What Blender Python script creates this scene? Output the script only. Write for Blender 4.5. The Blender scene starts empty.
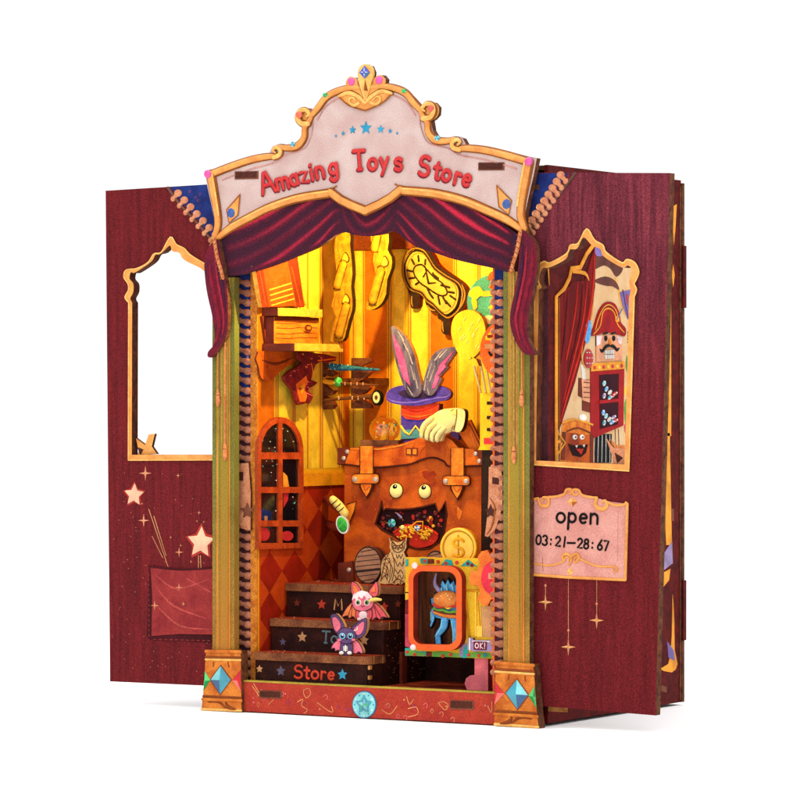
import bpy, math, random
from mathutils import Vector, geometry
random.seed(7)
S = 0.0004                      # one working unit (about one photo pixel at the front) in metres
TH = math.radians(31.0); FOC = 3600.0
Rv = Vector((math.cos(TH), math.sin(TH), 0)); Dv = Vector((-math.sin(TH), math.cos(TH), 0)); Uv = Vector((0, 0, 1))
CAM = -FOC * Dv
scn = bpy.context.scene
col = scn.collection

def ray(px, py): return Rv*((px-400)/FOC) + Dv + Uv*((400-py)/FOC)
def P(px, py, Y):
    d = ray(px, py); return CAM + d*((Y-CAM.y)/d.y)
def Q(px, py, X):
    d = ray(px, py); return CAM + d*((X-CAM.x)/d.x)
class FP:                       # a plane facing the front
    n = Vector((0, -1, 0))
    def __init__(s, Y): s.Y = Y
    def m(s, p, lift=0): return P(p[0], p[1], s.Y) + s.n*lift
class SP:                       # a plane facing +X
    n = Vector((1, 0, 0))
    def __init__(s, X): s.X = X
    def m(s, p, lift=0): return Q(p[0], p[1], s.X) + s.n*lift
class MP:                       # mirror of a front plane about the facade's centre line
    n = Vector((0, -1, 0))
    def __init__(s, Y): s.Y = Y
    def m(s, p, lift=0):
        v = P(p[0], p[1], s.Y) + s.n*lift; v.x = 2*XC - v.x; return v
XC = -35.2

def z(ox, oy, s): return lambda *pts: [(ox+x/s, oy+y/s) for x, y in pts]
zA = z(200,50,4); zB = z(360,50,4); zC = z(240,220,5); zD = z(370,220,5); zE = z(240,360,5); zF = z(370,360,5)
zG = z(240,500,5); zH = z(370,500,5); zI = z(100,160,2.6667); zJ = z(100,430,2.963); zK = z(190,600,4.21)
zL = z(360,600,3.636); zM = z(520,150,4.444); zN = z(525,220,3.077); zO = z(500,460,2.963)
ya = z(250,230,8); yb = z(320,225,8); yc = z(275,330,6.667); yd = z(390,235,6.667); ye = z(360,320,5.714)
yf = z(330,430,4.706); yg = z(245,400,5); yh = z(395,540,5)
yi = z(200,160,4); yj = z(310,60,6.667); yk = z(440,150,3.636); yl = z(250,570,5); ym = z(560,290,4.444)
yn = z(640,170,2.857); yo = z(640,440,2.857); yp = z(310,470,5.333)

def cr(pts, n=5, closed=False):
    if len(pts) < 3: return list(pts)
    out = []; N = len(pts)
    rng = range(N if closed else N-1)
    for i in rng:
        if closed: p0, p1, p2, p3 = pts[i-1], pts[i], pts[(i+1) % N], pts[(i+2) % N]
        else: p0, p1, p2, p3 = pts[max(i-1, 0)], pts[i], pts[i+1], pts[min(i+2, N-1)]
        for k in range(n):
            t = k/n
            out.append(tuple(0.5*((2*b)+(-a+c)*t+(2*a-5*b+4*c-d)*t*t+(-a+3*b-3*c+d)*t**3) for a, b, c, d in zip(p0, p1, p2, p3)))
    if not closed: out.append(tuple(pts[-1]))
    return out
def ell(c, rx, ry, n=28, a0=0, a1=360, rot=0):
    r = math.radians(rot); full = abs(a1-a0) >= 359.9; out = []
    for i in range(n if full else n+1):
        a = math.radians(a0+(a1-a0)*i/n); x = rx*math.cos(a); y = -ry*math.sin(a)
        out.append((c[0]+x*math.cos(r)-y*math.sin(r), c[1]+x*math.sin(r)+y*math.cos(r)))
    return out
def starp(c, r, n=5, inner=.42, rot=0, sx=.87):
    return [(c[0]+sx*(r if i % 2 == 0 else r*inner)*math.sin(math.pi*i/n+rot), c[1]-(r if i % 2 == 0 else r*inner)*math.cos(math.pi*i/n+rot)) for i in range(2*n)]

# ---------- materials ----------
def lin(c):
    c = c/255; return c/12.92 if c <= .04045 else ((c+.055)/1.055)**2.4
MATS = {}; GAIN = .81
def M(name, rgb, rough=.62, grain=.3, gs=1.6, mottle=.16, metal=0, spec=.08, stretch=None, rgb2=None, bump=.25, coat=0, emit=0, ms=22, zg=None):
    if name in MATS: return MATS[name]
    m = bpy.data.materials.new(name); m.use_nodes = True; nt = m.node_tree; N = nt.nodes; L = nt.links
    b = N['Principled BSDF']; c = (lin(rgb[0])*GAIN, lin(rgb[1])*GAIN, lin(rgb[2])*GAIN, 1)
    b.inputs['Roughness'].default_value = rough; b.inputs['Metallic'].default_value = metal
    b.inputs['Specular IOR Level'].default_value = spec; b.inputs['Coat Weight'].default_value = coat
    tc = N.new('ShaderNodeTexCoord'); mp = N.new('ShaderNodeMapping'); L.new(tc.outputs['Object'], mp.inputs[0])
    if stretch: mp.inputs['Scale'].default_value = stretch
    n1 = N.new('ShaderNodeTexNoise'); n1.inputs['Scale'].default_value = 1/(gs*.62*S); n1.inputs['Detail'].default_value = 2
    L.new(tc.outputs['Object'], n1.inputs['Vector'])
    n2 = N.new('ShaderNodeTexNoise'); n2.inputs['Scale'].default_value = 1/(ms*S); n2.inputs['Detail'].default_value = 5
    n2.inputs['Distortion'].default_value = .6
    L.new(mp.outputs[0], n2.inputs['Vector'])
    r1 = N.new('ShaderNodeMapRange'); r1.inputs[1].default_value = .3; r1.inputs[2].default_value = .7
    r1.inputs[3].default_value = 1-grain*1.25; r1.inputs[4].default_value = 1+grain*1.5; L.new(n1.outputs[0], r1.inputs[0])
    r2 = N.new('ShaderNodeMapRange'); r2.inputs[1].default_value = .35; r2.inputs[2].default_value = .65
    L.new(n2.outputs[0], r2.inputs[0])
    mx = N.new('ShaderNodeMix'); mx.data_type = 'RGBA'
    c2 = (lin(rgb2[0])*GAIN, lin(rgb2[1])*GAIN, lin(rgb2[2])*GAIN, 1) if rgb2 else tuple(min(1, v*(1-mottle*1.6)) for v in c[:3])+(1,)
    c1 = c if rgb2 else tuple(min(1, v*(1+mottle)) for v in c[:3])+(1,)
    mx.inputs[6].default_value = c1; mx.inputs[7].default_value = c2; L.new(r2.outputs[0], mx.inputs[0])
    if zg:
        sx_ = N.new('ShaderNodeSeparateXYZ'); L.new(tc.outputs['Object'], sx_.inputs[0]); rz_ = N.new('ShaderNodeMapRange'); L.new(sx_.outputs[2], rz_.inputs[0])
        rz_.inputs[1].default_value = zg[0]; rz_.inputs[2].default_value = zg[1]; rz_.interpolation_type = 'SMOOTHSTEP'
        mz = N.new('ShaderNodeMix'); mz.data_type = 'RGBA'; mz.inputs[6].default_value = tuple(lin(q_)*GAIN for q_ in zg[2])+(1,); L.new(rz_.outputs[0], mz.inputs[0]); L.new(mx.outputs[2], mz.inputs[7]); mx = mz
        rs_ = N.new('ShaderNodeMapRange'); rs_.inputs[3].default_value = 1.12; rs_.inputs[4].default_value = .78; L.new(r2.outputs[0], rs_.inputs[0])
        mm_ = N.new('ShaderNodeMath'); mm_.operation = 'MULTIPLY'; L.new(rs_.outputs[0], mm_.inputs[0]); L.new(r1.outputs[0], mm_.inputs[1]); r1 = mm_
    ml = N.new('ShaderNodeVectorMath'); ml.operation = 'SCALE'; L.new(mx.outputs[2], ml.inputs[0]); L.new(r1.outputs[0], ml.inputs['Scale'])
    L.new(ml.outputs[0], b.inputs['Base Color'])
    if bump:
        bp = N.new('ShaderNodeBump'); bp.inputs['Strength'].default_value = bump; bp.inputs['Distance'].default_value = .5*S
        L.new(n1.outputs[0], bp.inputs['Height']); L.new(bp.outputs[0], b.inputs['Normal'])
    if emit: b.inputs['Emission Color'].default_value = c; b.inputs['Emission Strength'].default_value = emit
    MATS[name] = m; return m

V = (1, 1, .12)
gold = M('gold paint', (232,160,76), .42, .14, rgb2=(212,132,54), ms=14, spec=.35)
goldlt = M('pale gold paint', (244,192,104), .4, .14, rgb2=(226,160,74), ms=10, spec=.3)
goldk = M('dark gold paint', (150,84,36), .55, .2)
pinkb = M('pink printed board', (204,180,174), .75, .2, gs=1.2, rgb2=(192,160,154), ms=34)
pinkd = M('dusky pink print', (196,140,132), .75, .14)
beadd = M('shaded bead peach', (188,120,92), .7, .25, rgb2=(164,100,76), ms=7)  # darker copy of the peach bead, shade of the strips put into its colour
edge = M('laser cut wood edge', (112,68,44), .8, .35, rgb2=(74,40,28), ms=8)
edgel = M('light wood edge', (190,132,74), .8, .3, rgb2=(150,92,46), ms=8)
redl = M('red lettering', (206,62,58), .6, .18, rgb2=(190,48,52), ms=9)
redld = M('deep red lettering', (128,36,50), .7, .2)
velv = M('curtain purple', (78,28,46), .85, .42, gs=1.4, rgb2=(56,28,52), ms=16)
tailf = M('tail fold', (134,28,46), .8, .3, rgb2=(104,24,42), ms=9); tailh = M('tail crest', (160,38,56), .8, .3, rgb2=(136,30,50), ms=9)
velr = M('curtain crimson', (150,24,48), .8, .4, gs=1.4, rgb2=(116,24,44), ms=9)
velh = M('curtain bright red', (196,44,62), .8, .32, gs=1.4, rgb2=(160,30,52), ms=9)
tailm = M('curtain tail', (112,26,42), .8, .32, rgb2=(82,26,44), ms=14)
maroon = M('maroon stained wood', (108,26,30), .7, .5, gs=1.1, stretch=(1,1,.06), rgb2=(86,20,25), ms=5)
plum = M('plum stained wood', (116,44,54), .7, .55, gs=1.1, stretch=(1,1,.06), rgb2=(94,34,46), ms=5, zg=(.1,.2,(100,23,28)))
darkred = M('dark red figured print', (100,20,18), .7, .25, rgb2=(70,12,14), ms=9)
blue = M('night blue print', (34,52,120), .7, .3, rgb2=(26,36,92), ms=12)
bead = M('peach bead', (214,146,108), .6, .2, rgb2=(192,118,84), ms=7)
beadbk = M('bead strip backing', (74,38,44), .8, .3)
green = M('green gold pillar', (142,126,44), .7, .3, gs=1.4, stretch=V, rgb2=(150,128,46), ms=60, zg=(.0,.13,(188,122,48)))
greend = M('green pillar edge', (106,110,50), .7, .3, rgb2=(118,110,48), ms=60, zg=(.0,.12,(160,112,48)))
pgold = M('pillar gold band', (196,134,52), .7, .3, gs=1.4, rgb2=(184,130,48), ms=60, zg=(.0,.13,(204,124,50)))
peach = M('peach rope', (220,142,90), .6, .2, rgb2=(190,104,62), ms=5)
pedm = M('orange carved wood', (214,128,52), .6, .2, rgb2=(176,88,32), ms=16)
pedd = M('brown carved line', (134,66,30), .7, .2)
based = M('red base print', (176,62,44), .7, .25, rgb2=(160,50,42), ms=26)
teal = M('teal gem', (46,150,176), .3, .08, spec=.6, bump=0)
teall = M('light teal gem', (120,206,214), .3, .08, spec=.6, bump=0)
teald = M('deep blue gem', (20,86,140), .3, .08, spec=.6, bump=0)
bluest = M('blue star print', (52,146,182), .6, .1)
magenta = M('magenta gem', (222,70,160), .25, .08, spec=.6, bump=0)
coral = M('coral gem', (232,96,66), .3, .08, spec=.6, bump=0)
royal = M('royal blue gem', (36,66,170), .3, .1, spec=.6, bump=0)
gemred = M('red gem', (206,52,58), .3, .1, bump=0); gemredl = M('light red gem', (236,120,110), .3, .1, bump=0)
gemgr = M('green gem', (30,150,80), .3, .1, bump=0); gemgrl = M('light green gem', (96,200,120), .3, .1, bump=0)
white = M('white paint', (240,232,220), .5, .06, bump=0)
black = M('black paint', (16,12,12), .6, .1, bump=0)
slotm = M('slot shade wood', (120,70,54), .8, .3)
slotd = M('slot deep wood', (78,40,32), .8, .3)
wpy = M('wallpaper yellow', (232,174,32), .75, .12, rgb2=(224,164,28), ms=30)
wpl = M('wallpaper pale yellow', (240,200,56), .75, .12)
wpo = M('wallpaper orange', (206,104,16), .75, .14)
wpn = M('wallpaper line', (176,112,56), .75, .14)
beamm = M('dark orange beam', (128,56,20), .8, .25)
waino = M('wainscot orange', (196,72,20), .65, .2, rgb2=(184,60,18), ms=26)
wainr = M('wainscot red', (154,34,16), .65, .2)
wainy = M('wainscot rail', (234,150,26), .65, .16)
winf = M('window frame orange', (196,80,34), .6, .25, rgb2=(160,56,26), ms=12)
glass = M('dark window glass', (14,16,24), .12, .3, gs=5, spec=.7, bump=0)
stepw = M('step walnut', (134,82,50), .7, .35, rgb2=(92,48,32), ms=16)
stepd = M('step riser dark', (54,22,16), .75, .45, rgb2=(34,14,12), ms=14)
stept = M('step top red brown', (130,44,28), .7, .35)
tan = M('tan print', (196,142,96), .7, .15); grey = M('slate print', (86,78,98), .7, .15); steel = M('grey teal print', (92,110,120), .7, .15)
redst = M('red star print', (200,64,44), .7, .15)
case = M('suitcase leather', (208,94,22), .6, .26, gs=1.6, rgb2=(140,48,14), ms=30)
casel = M('suitcase lid leather', (218,104,24), .6, .26, rgb2=(156,56,16), ms=26)
strapm = M('strap leather', (236,138,40), .55, .2, rgb2=(206,96,26), ms=10)
outl = M('dark outline', (72,26,14), .7, .2)
guard = M('corner guard', (112,44,28), .6, .25)
silver = M('rivet silver', (196,180,170), .35, .1, metal=.4, bump=0)
eyec = M('eye cream', (250,226,140), .5, .06, bump=0)
mouthm = M('mouth dark', (44,14,16), .8, .3)
tonguem = M('tongue red', (196,40,24), .6, .2)
treas = M('treasure yellow', (246,166,34), .4, .15)
barw = M('barrel lid wood', (168,120,92), .75, .2, stretch=(.3,1,1), rgb2=(140,96,74), ms=8)
bard = M('barrel band', (50,34,32), .7, .2)
owlw = M('pale carved wood', (214,172,116), .7, .16, rgb2=(186,140,88), ms=7)
owld = M('burnt engraving', (86,50,28), .8, .2)
yell = M('machine yellow', (226,178,40), .65, .22, rgb2=(214,160,36), ms=20)
machr = M('machine window red', (230,98,42), .5, .14, rgb2=(220,86,38), ms=14)
machp = M('machine pink', (190,66,86), .65, .2)
machg = M('machine green', (98,156,66), .65, .2)
mtl = M('machine teal', (40,160,150), .6, .15)
innb = M('booth inside brown', (170,104,66), .8, .3, stretch=V, rgb2=(84,44,44), ms=9)
furb = M('blue monster fur', (112,190,240), .7, .2, rgb2=(70,146,214), ms=6)
furd = M('deep blue fur', (34,76,130), .7, .2)
bun = M('bun', (226,140,70), .55, .15, rgb2=(206,110,48), ms=8)
lett = M('lettuce', (96,160,60), .6, .15); toma = M('tomato', (206,56,40), .5, .15); chee = M('cheese', (248,200,70), .5, .1)
coinm = M('coin yellow', (248,196,30), .35, .1, spec=.6, rgb2=(238,176,26), ms=8)
coind = M('coin line', (196,128,20), .5, .1)
orange = M('cog orange', (232,124,52), .6, .2, rgb2=(214,100,40), ms=10)
crim = M('cog crimson', (220,50,70), .6, .15)
pinkl = M('pink leg', (226,112,122), .6, .15)
mauve = M('bracket mauve', (150,130,170), .5, .15); wine = M('screen wine', (110,20,50), .5, .15)
cand = M('candle wax', (168,118,18), .7, .14, rgb2=(134,84,12), ms=8)
candl = M('candle line', (74,36,10), .8, .2)
flame = M('candle flame paint', (220,176,40), .6, .1)
clkd = M('clock brown', (50,30,16), .5, .25, rgb2=(36,20,12), ms=8)
clkf = M('clock face', (204,158,60), .6, .12)
clkr = M('clock rim gold', (170,114,36), .5, .15)
by = M('balloon yellow', (238,200,36), .6, .12, rgb2=(228,174,26), ms=8, stretch=(1,1,.3))
bt = M('balloon teal', (80,160,120), .7, .3); bo = M('balloon orange', (232,98,32), .6, .2)
hatp = M('hat purple', (84,62,160), .65, .22, rgb2=(62,46,126), ms=10)
hatd = M('hat inside', (52,34,66), .8, .2); hatr = M('hat band red', (222,70,28), .6, .16, rgb2=(190,44,26), ms=9)
hatt = M('hat teal stripe', (80,140,150), .6, .15); hatz = M('hat zigzag', (244,196,50), .6, .1)
earg = M('ear grey', (104,94,116), .75, .24, stretch=(1,1,.3), rgb2=(58,50,74), ms=7)
earl = M('ear light hair', (156,144,150), .75, .2); earp = M('ear pink', (228,90,146), .7, .2, rgb2=(200,60,120), ms=9)
glovem = M('glove cream', (226,212,150), .6, .06, rgb2=(226,204,120), ms=12)
glovel = M('glove line', (120,80,30), .7, .1)
rackm = M('rack brown', (120,64,30), .7, .3, rgb2=(86,42,22), ms=9)
wandt = M('wand teal', (56,120,140), .5, .25, rgb2=(24,52,70), ms=3); wandb = M('wand brown', (104,58,28), .5, .25)
shelfw = M('shelf wood', (232,164,60), .7, .26, rgb2=(210,138,46), ms=10)
crate = M('crate wood', (226,132,42), .7, .22, stretch=(1,.3,1), rgb2=(196,98,28), ms=8)
bookr = M('ladder red', (214,70,22), .65, .25); bookb = M('ladder brown', (126,42,24), .7, .3)
drag = M('dragon red', (140,34,36), .6, .35, rgb2=(84,22,34), ms=5); drago = M('dragon orange', (238,110,34), .6, .25)
batp = M('bat purple', (88,64,104), .65, .22); batpk = M('bat pink', (226,110,130), .65, .18)
batr = M('bat coral', (226,92,100), .65, .18); bator = M('bat orange', (236,128,70), .65, .18); hairw = M('bat white hair', (246,214,216), .7, .1)
leafg = M('jewel green', (70,190,60), .3, .15, rgb2=(30,140,50), ms=4); scrollc = M('scroll cream', (236,206,110), .6, .12)
creamp = M('cream printed wall', (232,196,150), .7, .12, rgb2=(222,176,124), ms=24)
curt = M('painted curtain red', (138,20,18), .7, .22, stretch=V, rgb2=(98,12,14), ms=7)
curb = M('painted curtain bright', (206,44,30), .7, .16)
org = M('painted trim orange', (240,156,50), .6, .14)
brownp = M('painted brown', (104,60,52), .7, .2); purp = M('painted violet', (132,112,176), .7, .15)
skin = M('toy soldier skin', (232,160,120), .6, .1)
ncr = M('toy soldier red', (166,22,26), .6, .2); ncd = M('cabinet inside', (56,12,24), .7, .2)
pinkg = M('sign pink', (212,150,138), .7, .16, rgb2=(198,132,122), ms=24)
glowst = M('pale star print', (250,196,160), .6, .1); glow2 = M('star halo print', (176,56,46), .7, .2)
pockm = M('pocket red', (150,52,50), .75, .22, rgb2=(128,38,42), ms=16)
stitch = M('pocket stitch', (70,20,26), .8, .2)

# ---------- mesh builder ----------
class MB:
    def __init__(s): s.v = []; s.f = []; s.mi = []; s.sm = []; s.mats = []
    def slot(s, m):
        if m not in s.mats: s.mats.append(m)
        return s.mats.index(m)
    def face(s, idx, k, smooth=False): s.f.append(tuple(idx)); s.mi.append(k); s.sm.append(smooth)
    def plate(s, outer, n, depth, mat, side=None, holes=(), back=True):
        n = Vector(n); side = side or mat; loops = [[Vector(p) for p in outer]]+[[Vector(p) for p in h] for h in holes]
        base = len(s.v); flat = [p for l in loops for p in l]; tot = len(flat)
        s.v += [p.copy() for p in flat] + [p-n*depth for p in flat]
        tris = geometry.tessellate_polygon(loops); km = s.slot(mat); ks = s.slot(side)
        for t in tris:
            a, b, c = (flat[i] for i in t); nn = (b-a).cross(c-a)
            if nn.length < 1e-9: continue
            t = tuple(t)
            if nn.dot(n) < 0: t = t[::-1]
            s.face([base+i for i in t], km)
            if back: s.face([base+tot+i for i in reversed(t)], ks)
        o = 0
        for li, l in enumerate(loops):
            ar = Vector((0, 0, 0))
            for i in range(len(l)): ar += l[i].cross(l[(i+1) % len(l)])
            ccw = ar.dot(n) > 0
            if li: ccw = not ccw
            for i in range(len(l)):
                a = base+o+i; b = base+o+(i+1) % len(l)
                q = [a, a+tot, b+tot, b] if ccw else [a, b, b+tot, a+tot]
                s.face(q, ks)
            o += len(l)
    def poly(s, pl, pts, mat, lift=0, depth=None, side=None, holes=(), smooth=0, back=None):
        if smooth: pts = cr(pts, smooth, True)
        if depth is None: depth = lift+.35; back = False if back is None else back
        s.plate([pl.m(p, lift) for p in pts], pl.n, depth, mat, side, [[pl.m(p, lift) for p in h] for h in holes], True if back is None else back)
        return s
    def tube3(s, pts, rad, mat, n=None, flat=1.0, seg=8):
        pts = [Vector(p) for p in pts]
        if len(pts) < 2: return s
        rs = list(rad) if isinstance(rad, (list, tuple)) else [rad]*len(pts)
        if len(rs) != len(pts): rs = [rs[0]+(rs[-1]-rs[0])*i/(len(pts)-1) for i in range(len(pts))]
        k = s.slot(mat); n = Vector(n) if n else None
        d0 = (pts[0]-pts[1]).normalized(); d1 = (pts[-1]-pts[-2]).normalized()
        P_ = [pts[0]+d0*rs[0]*.95, pts[0]+d0*rs[0]*.6]+pts+[pts[-1]+d1*rs[-1]*.6, pts[-1]+d1*rs[-1]*.95]
        R_ = [rs[0]*.28, rs[0]*.8]+rs+[rs[-1]*.8, rs[-1]*.28]
        rings = []
        for i, p in enumerate(P_):
            a = P_[max(i-1, 0)]; b = P_[min(i+1, len(P_)-1)]; t = (b-a)
            if t.length < 1e-9: t = Vector((1, 0, 0))
            t.normalize(); nn = n or (Vector((0, 0, 1)) if abs(t.z) < .9 else Vector((1, 0, 0)))
            u = t.cross(nn)
            if u.length < 1e-6: u = Vector((1, 0, 0))
            u.normalize(); w = nn if n else u.cross(t)
            base = len(s.v); rings.append(base)
            for j in range(seg):
                a_ = 2*math.pi*j/seg; s.v.append(p+u*(R_[i]*math.cos(a_))+w*(R_[i]*flat*math.sin(a_)))
        for i in range(len(rings)-1):
            for j in range(seg):
                a, b = rings[i], rings[i+1]; s.face([a+j, a+(j+1) % seg, b+(j+1) % seg, b+j], k, True)
        s.face([rings[0]+j for j in reversed(range(seg))], k, True); s.face([rings[-1]+j for j in range(seg)], k, True)
        return s
    def tube(s, pl, pts, rad, mat, lift=0, flat=.6, smooth=0, seg=8):
        if smooth:
            m = len(pts); pts = cr(pts, smooth)
            if isinstance(rad, (list, tuple)) and len(rad) == m:
                rad = [rad[min(int(i/smooth), m-1)]*(1-(i % smooth)/smooth)+rad[min(int(i/smooth)+1, m-1)]*((i % smooth)/smooth) for i in range(len(pts))]
        return s.tube3([pl.m(p, lift) for p in pts], rad, mat, pl.n, flat, seg)
    def dome(s, pl, c, rx, ry, h, mat, lift=0, n=20, rot=0):
        k = s.slot(mat); prev = None
        for j in range(6):
            a = math.pi/2*j/5; f = math.cos(a); base = len(s.v)
            if j == 5:
                s.v.append(pl.m(c, lift+h)); 
                for i in range(n): s.face([prev+i, prev+(i+1) % n, base], k, True)
            else:
                s.v += [pl.m(p, lift+h*math.sin(a)) for p in ell(c, rx*f, ry*f, n, rot=rot)]
                if prev is not None:
                    for i in range(n): s.face([prev+i, prev+(i+1) % n, base+(i+1) % n, base+i], k, True)
            prev = base
        return s
    def box(s, x0, x1, y0, y1, z0, z1, mat, sx=None):
        x0, x1 = min(x0, x1), max(x0, x1); y0, y1 = min(y0, y1), max(y0, y1); z0, z1 = min(z0, z1), max(z0, z1)
        b = len(s.v); k = s.slot(mat); k2 = s.slot(sx) if sx else k
        s.v += [Vector((x, y, q)) for q in (z0, z1) for y in (y0, y1) for x in (x0, x1)]
        for i, f in enumerate(((0,1,5,4),(1,3,7,5),(3,2,6,7),(2,0,4,6),(4,5,7,6),(0,2,3,1))): s.face([b+q for q in f], k2 if i == 1 else k)
        return s
    def sphere(s, c, r, mat, sz=1, n=16, m=10, sy=1):
        k = s.slot(mat); b = len(s.v); c = Vector(c)
        for i in range(1, m):
            a = math.pi*i/m
            for j in range(n):
                t = 2*math.pi*j/n; s.v.append(c+Vector((r*math.sin(a)*math.cos(t), r*sy*math.sin(a)*math.sin(t), r*sz*math.cos(a))))
        s.v += [c+Vector((0, 0, r*sz)), c-Vector((0, 0, r*sz))]; T = len(s.v)-2
        for i in range(m-2):
            for j in range(n): s.face([b+i*n+j, b+(i+1)*n+j, b+(i+1)*n+(j+1) % n, b+i*n+(j+1) % n], k, True)
        for j in range(n):
            s.face([T, b+j, b+(j+1) % n], k, True); q = b+(m-2)*n; s.face([T+1, q+(j+1) % n, q+j], k, True)
        return s
    def gem(s, pl, pts, mats, h=2, lift=0):       # faceted pyramid
        c = (sum(p[0] for p in pts)/len(pts), sum(p[1] for p in pts)/len(pts))
        b = len(s.v); s.v += [pl.m(p, lift) for p in pts]+[pl.m(c, lift+h)]
        for i in range(len(pts)): s.face([b+i, b+(i+1) % len(pts), b+len(pts)], s.slot(mats[i % len(mats)]))
        return s
    def build(s, name, parent=None):
        me = bpy.data.meshes.new(name); me.from_pydata([tuple(v*S) for v in s.v], [], s.f)
        for m in s.mats: me.materials.append(m)
        me.polygons.foreach_set('material_index', s.mi); me.polygons.foreach_set('use_smooth', s.sm); me.update()
        o = bpy.data.objects.new(name, me); col.objects.link(o); o.parent = parent
        return o

def rr0(x0, y0, x1, y1, r, n=5):
    out = []
    for cx, cy, a0 in ((x1-r, y0+r, 0), (x0+r, y0+r, 90), (x0+r, y1-r, 180), (x1-r, y1-r, 270)):
        for i in range(n+1):
            a_ = math.radians(a0+90*i/n); out.append((cx+r*math.cos(a_), cy-r*math.sin(a_)))
    return out
class Thing:
    def __init__(s, name, label, cat, group=None, single=None):
        s.parts = []
        if single: s.root = single.build(name); s.parts.append(s.root)
        else: s.root = bpy.data.objects.new(name, None); s.root.empty_display_size = .004; col.objects.link(s.root)
        s.root['label'] = label; s.root['category'] = cat
        if group: s.root['group'] = group
        if single: s.done()
    def part(s, name, mb, parent=None, label=None):
        o = mb.build(name, parent or s.root); s.parts.append(o)
        if label: o['label'] = label
        return o
    def done(s):
        vs = [v.co for o in s.parts for v in o.data.vertices]
        lo = [min(v[i] for v in vs) for i in range(3)]; hi = [max(v[i] for v in vs) for i in range(3)]
        b = Vector(((lo[0]+hi[0])/2, (lo[1]+hi[1])/2, lo[2]))
        for o in s.parts:
            for v in o.data.vertices: v.co -= b
        s.root.location = b
        return s

# ---------- hand-drawn lettering ----------
def arc(cx, cy, rx, ry, a0, a1, n=9): return [(cx+rx*math.cos(math.radians(a0+(a1-a0)*i/n)), cy+ry*math.sin(math.radians(a0+(a1-a0)*i/n))) for i in range(n+1)]
GL = {
 'A': (.78, [[(.02,0),(.36,1),(.42,1),(.74,0)], [(.16,.36),(.62,.36)]]),
 'm': (.84, [[(.06,0),(.06,.6)], arc(.24,.4,.18,.2,180,0)+[(.42,0)], arc(.6,.4,.18,.2,180,0)+[(.78,0)]]),
 'a': (.58, [arc(.27,.3,.23,.28,40,400,14), [(.5,.6),(.5,.05)]]),
 'z': (.54, [[(.06,.58),(.48,.58),(.06,.02),(.5,.02)]]),
 'i': (.22, [[(.1,0),(.1,.56)], [(.1,.8),(.11,.84)]]),
 'n': (.56, [[(.06,0),(.06,.6)], arc(.27,.36,.21,.24,180,0)+[(.48,0)]]),
 'g': (.58, [arc(.27,.32,.22,.27,40,400,14), [(.5,.6),(.5,-.12)]+arc(.27,-.12,.22,.2,-10,-165,7)]),
 'T': (.7, [[(.02,.97),(.68,.97)], [(.35,.95),(.35,0)], [(.24,0),(.46,0)]]),
 'o': (.6, [arc(.29,.3,.25,.29,90,450,16)]),
 'y': (.56, [[(.04,.6),(.28,.08)], [(.5,.62),(.16,-.3)]]),
 's': (.5, [arc(.26,.45,.19,.15,30,250,8)[:-1]+arc(.26,.15,.2,.16,80,-150,8)]),
 'S': (.66, [arc(.34,.74,.27,.24,35,260,10)[:-1]+arc(.32,.26,.29,.26,85,-150,10)]),
 't': (.44, [[(.2,.88),(.2,.18)]+arc(.32,.16,.12,.15,180,300,5), [(.02,.62),(.4,.62)]]),
 'r': (.44, [[(.08,0),(.08,.6)], arc(.27,.36,.19,.22,180,50,6)]),
 'e': (.56, [[(.08,.3),(.48,.32)]+arc(.28,.3,.21,.28,10,310,13)]),
 'p': (.58, [[(.08,.6),(.05,-.38)], arc(.28,.32,.22,.27,180,-170,14)]),
 '0': (.6, [arc(.28,.48,.24,.46,90,450,16)]),
 '3': (.56, [arc(.22,.72,.22,.24,150,-80,8)+arc(.22,.25,.25,.25,80,-150,9)]),
 ':': (.3, [[(.13,.6),(.13,.64)], [(.13,.14),(.13,.18)]]),
 '2': (.56, [arc(.25,.7,.22,.26,160,-30,8)+[(.03,.03),(.5,.03)]]),
 '1': (.34, [[(.2,.98),(.14,0)]]),
 '-': (.86, [[(.06,.42),(.8,.46)]]),
 '8': (.56, [arc(.26,.72,.19,.22,270,630,12)+arc(.26,.25,.23,.25,90,450,12)]),
 '6': (.56, [[(.42,.98),(.14,.5)]+arc(.27,.25,.22,.25,160,520,14)]),
 '7': (.54, [[(.04,.94),(.48,.94),(.2,0)]]),
 'M': (.84, [[(.04,0),(.12,.98),(.4,.3),(.68,.98),(.78,0)]]),
 'O': (.7, [arc(.32,.5,.28,.46,90,450,16)]),
 'K': (.62, [[(.08,0),(.08,1)], [(.5,1),(.1,.45),(.54,0)]]),
 '!': (.26, [[(.12,.34),(.12,1)], [(.12,.02),(.12,.05)]]),
}
def glyph(mb, pl, ch, x, y, h, r, mat, lift, rot=0, wx=.88, flat=.5):
    w, sts = GL[ch]; a = math.radians(rot)
    for k_, st in enumerate(sts):
        pts = []
        for gx, gy in st:
            dx, dy = gx*h*wx, -gy*h; pts.append((x+dx*math.cos(a)+dy*math.sin(a), y-dx*math.sin(a)+dy*math.cos(a)))
        mb.tube(pl, pts, r, mat, lift+.17*k_+.04*(len(ch)+ord(ch) % 3), flat, seg=10)
    return w*h*wx
def text(mb, pl, s_, x, y, h, r, mat, lift, slope=0, gap=.12, wx=.88):
    for ch in s_:
        if ch == ' ': x += h*.3; continue
        w = glyph(mb, pl, ch, x, y, h, r, mat, lift, -math.degrees(math.atan(slope)), wx)
        x += w+gap*h; y += (w+gap*h)*slope

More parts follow.
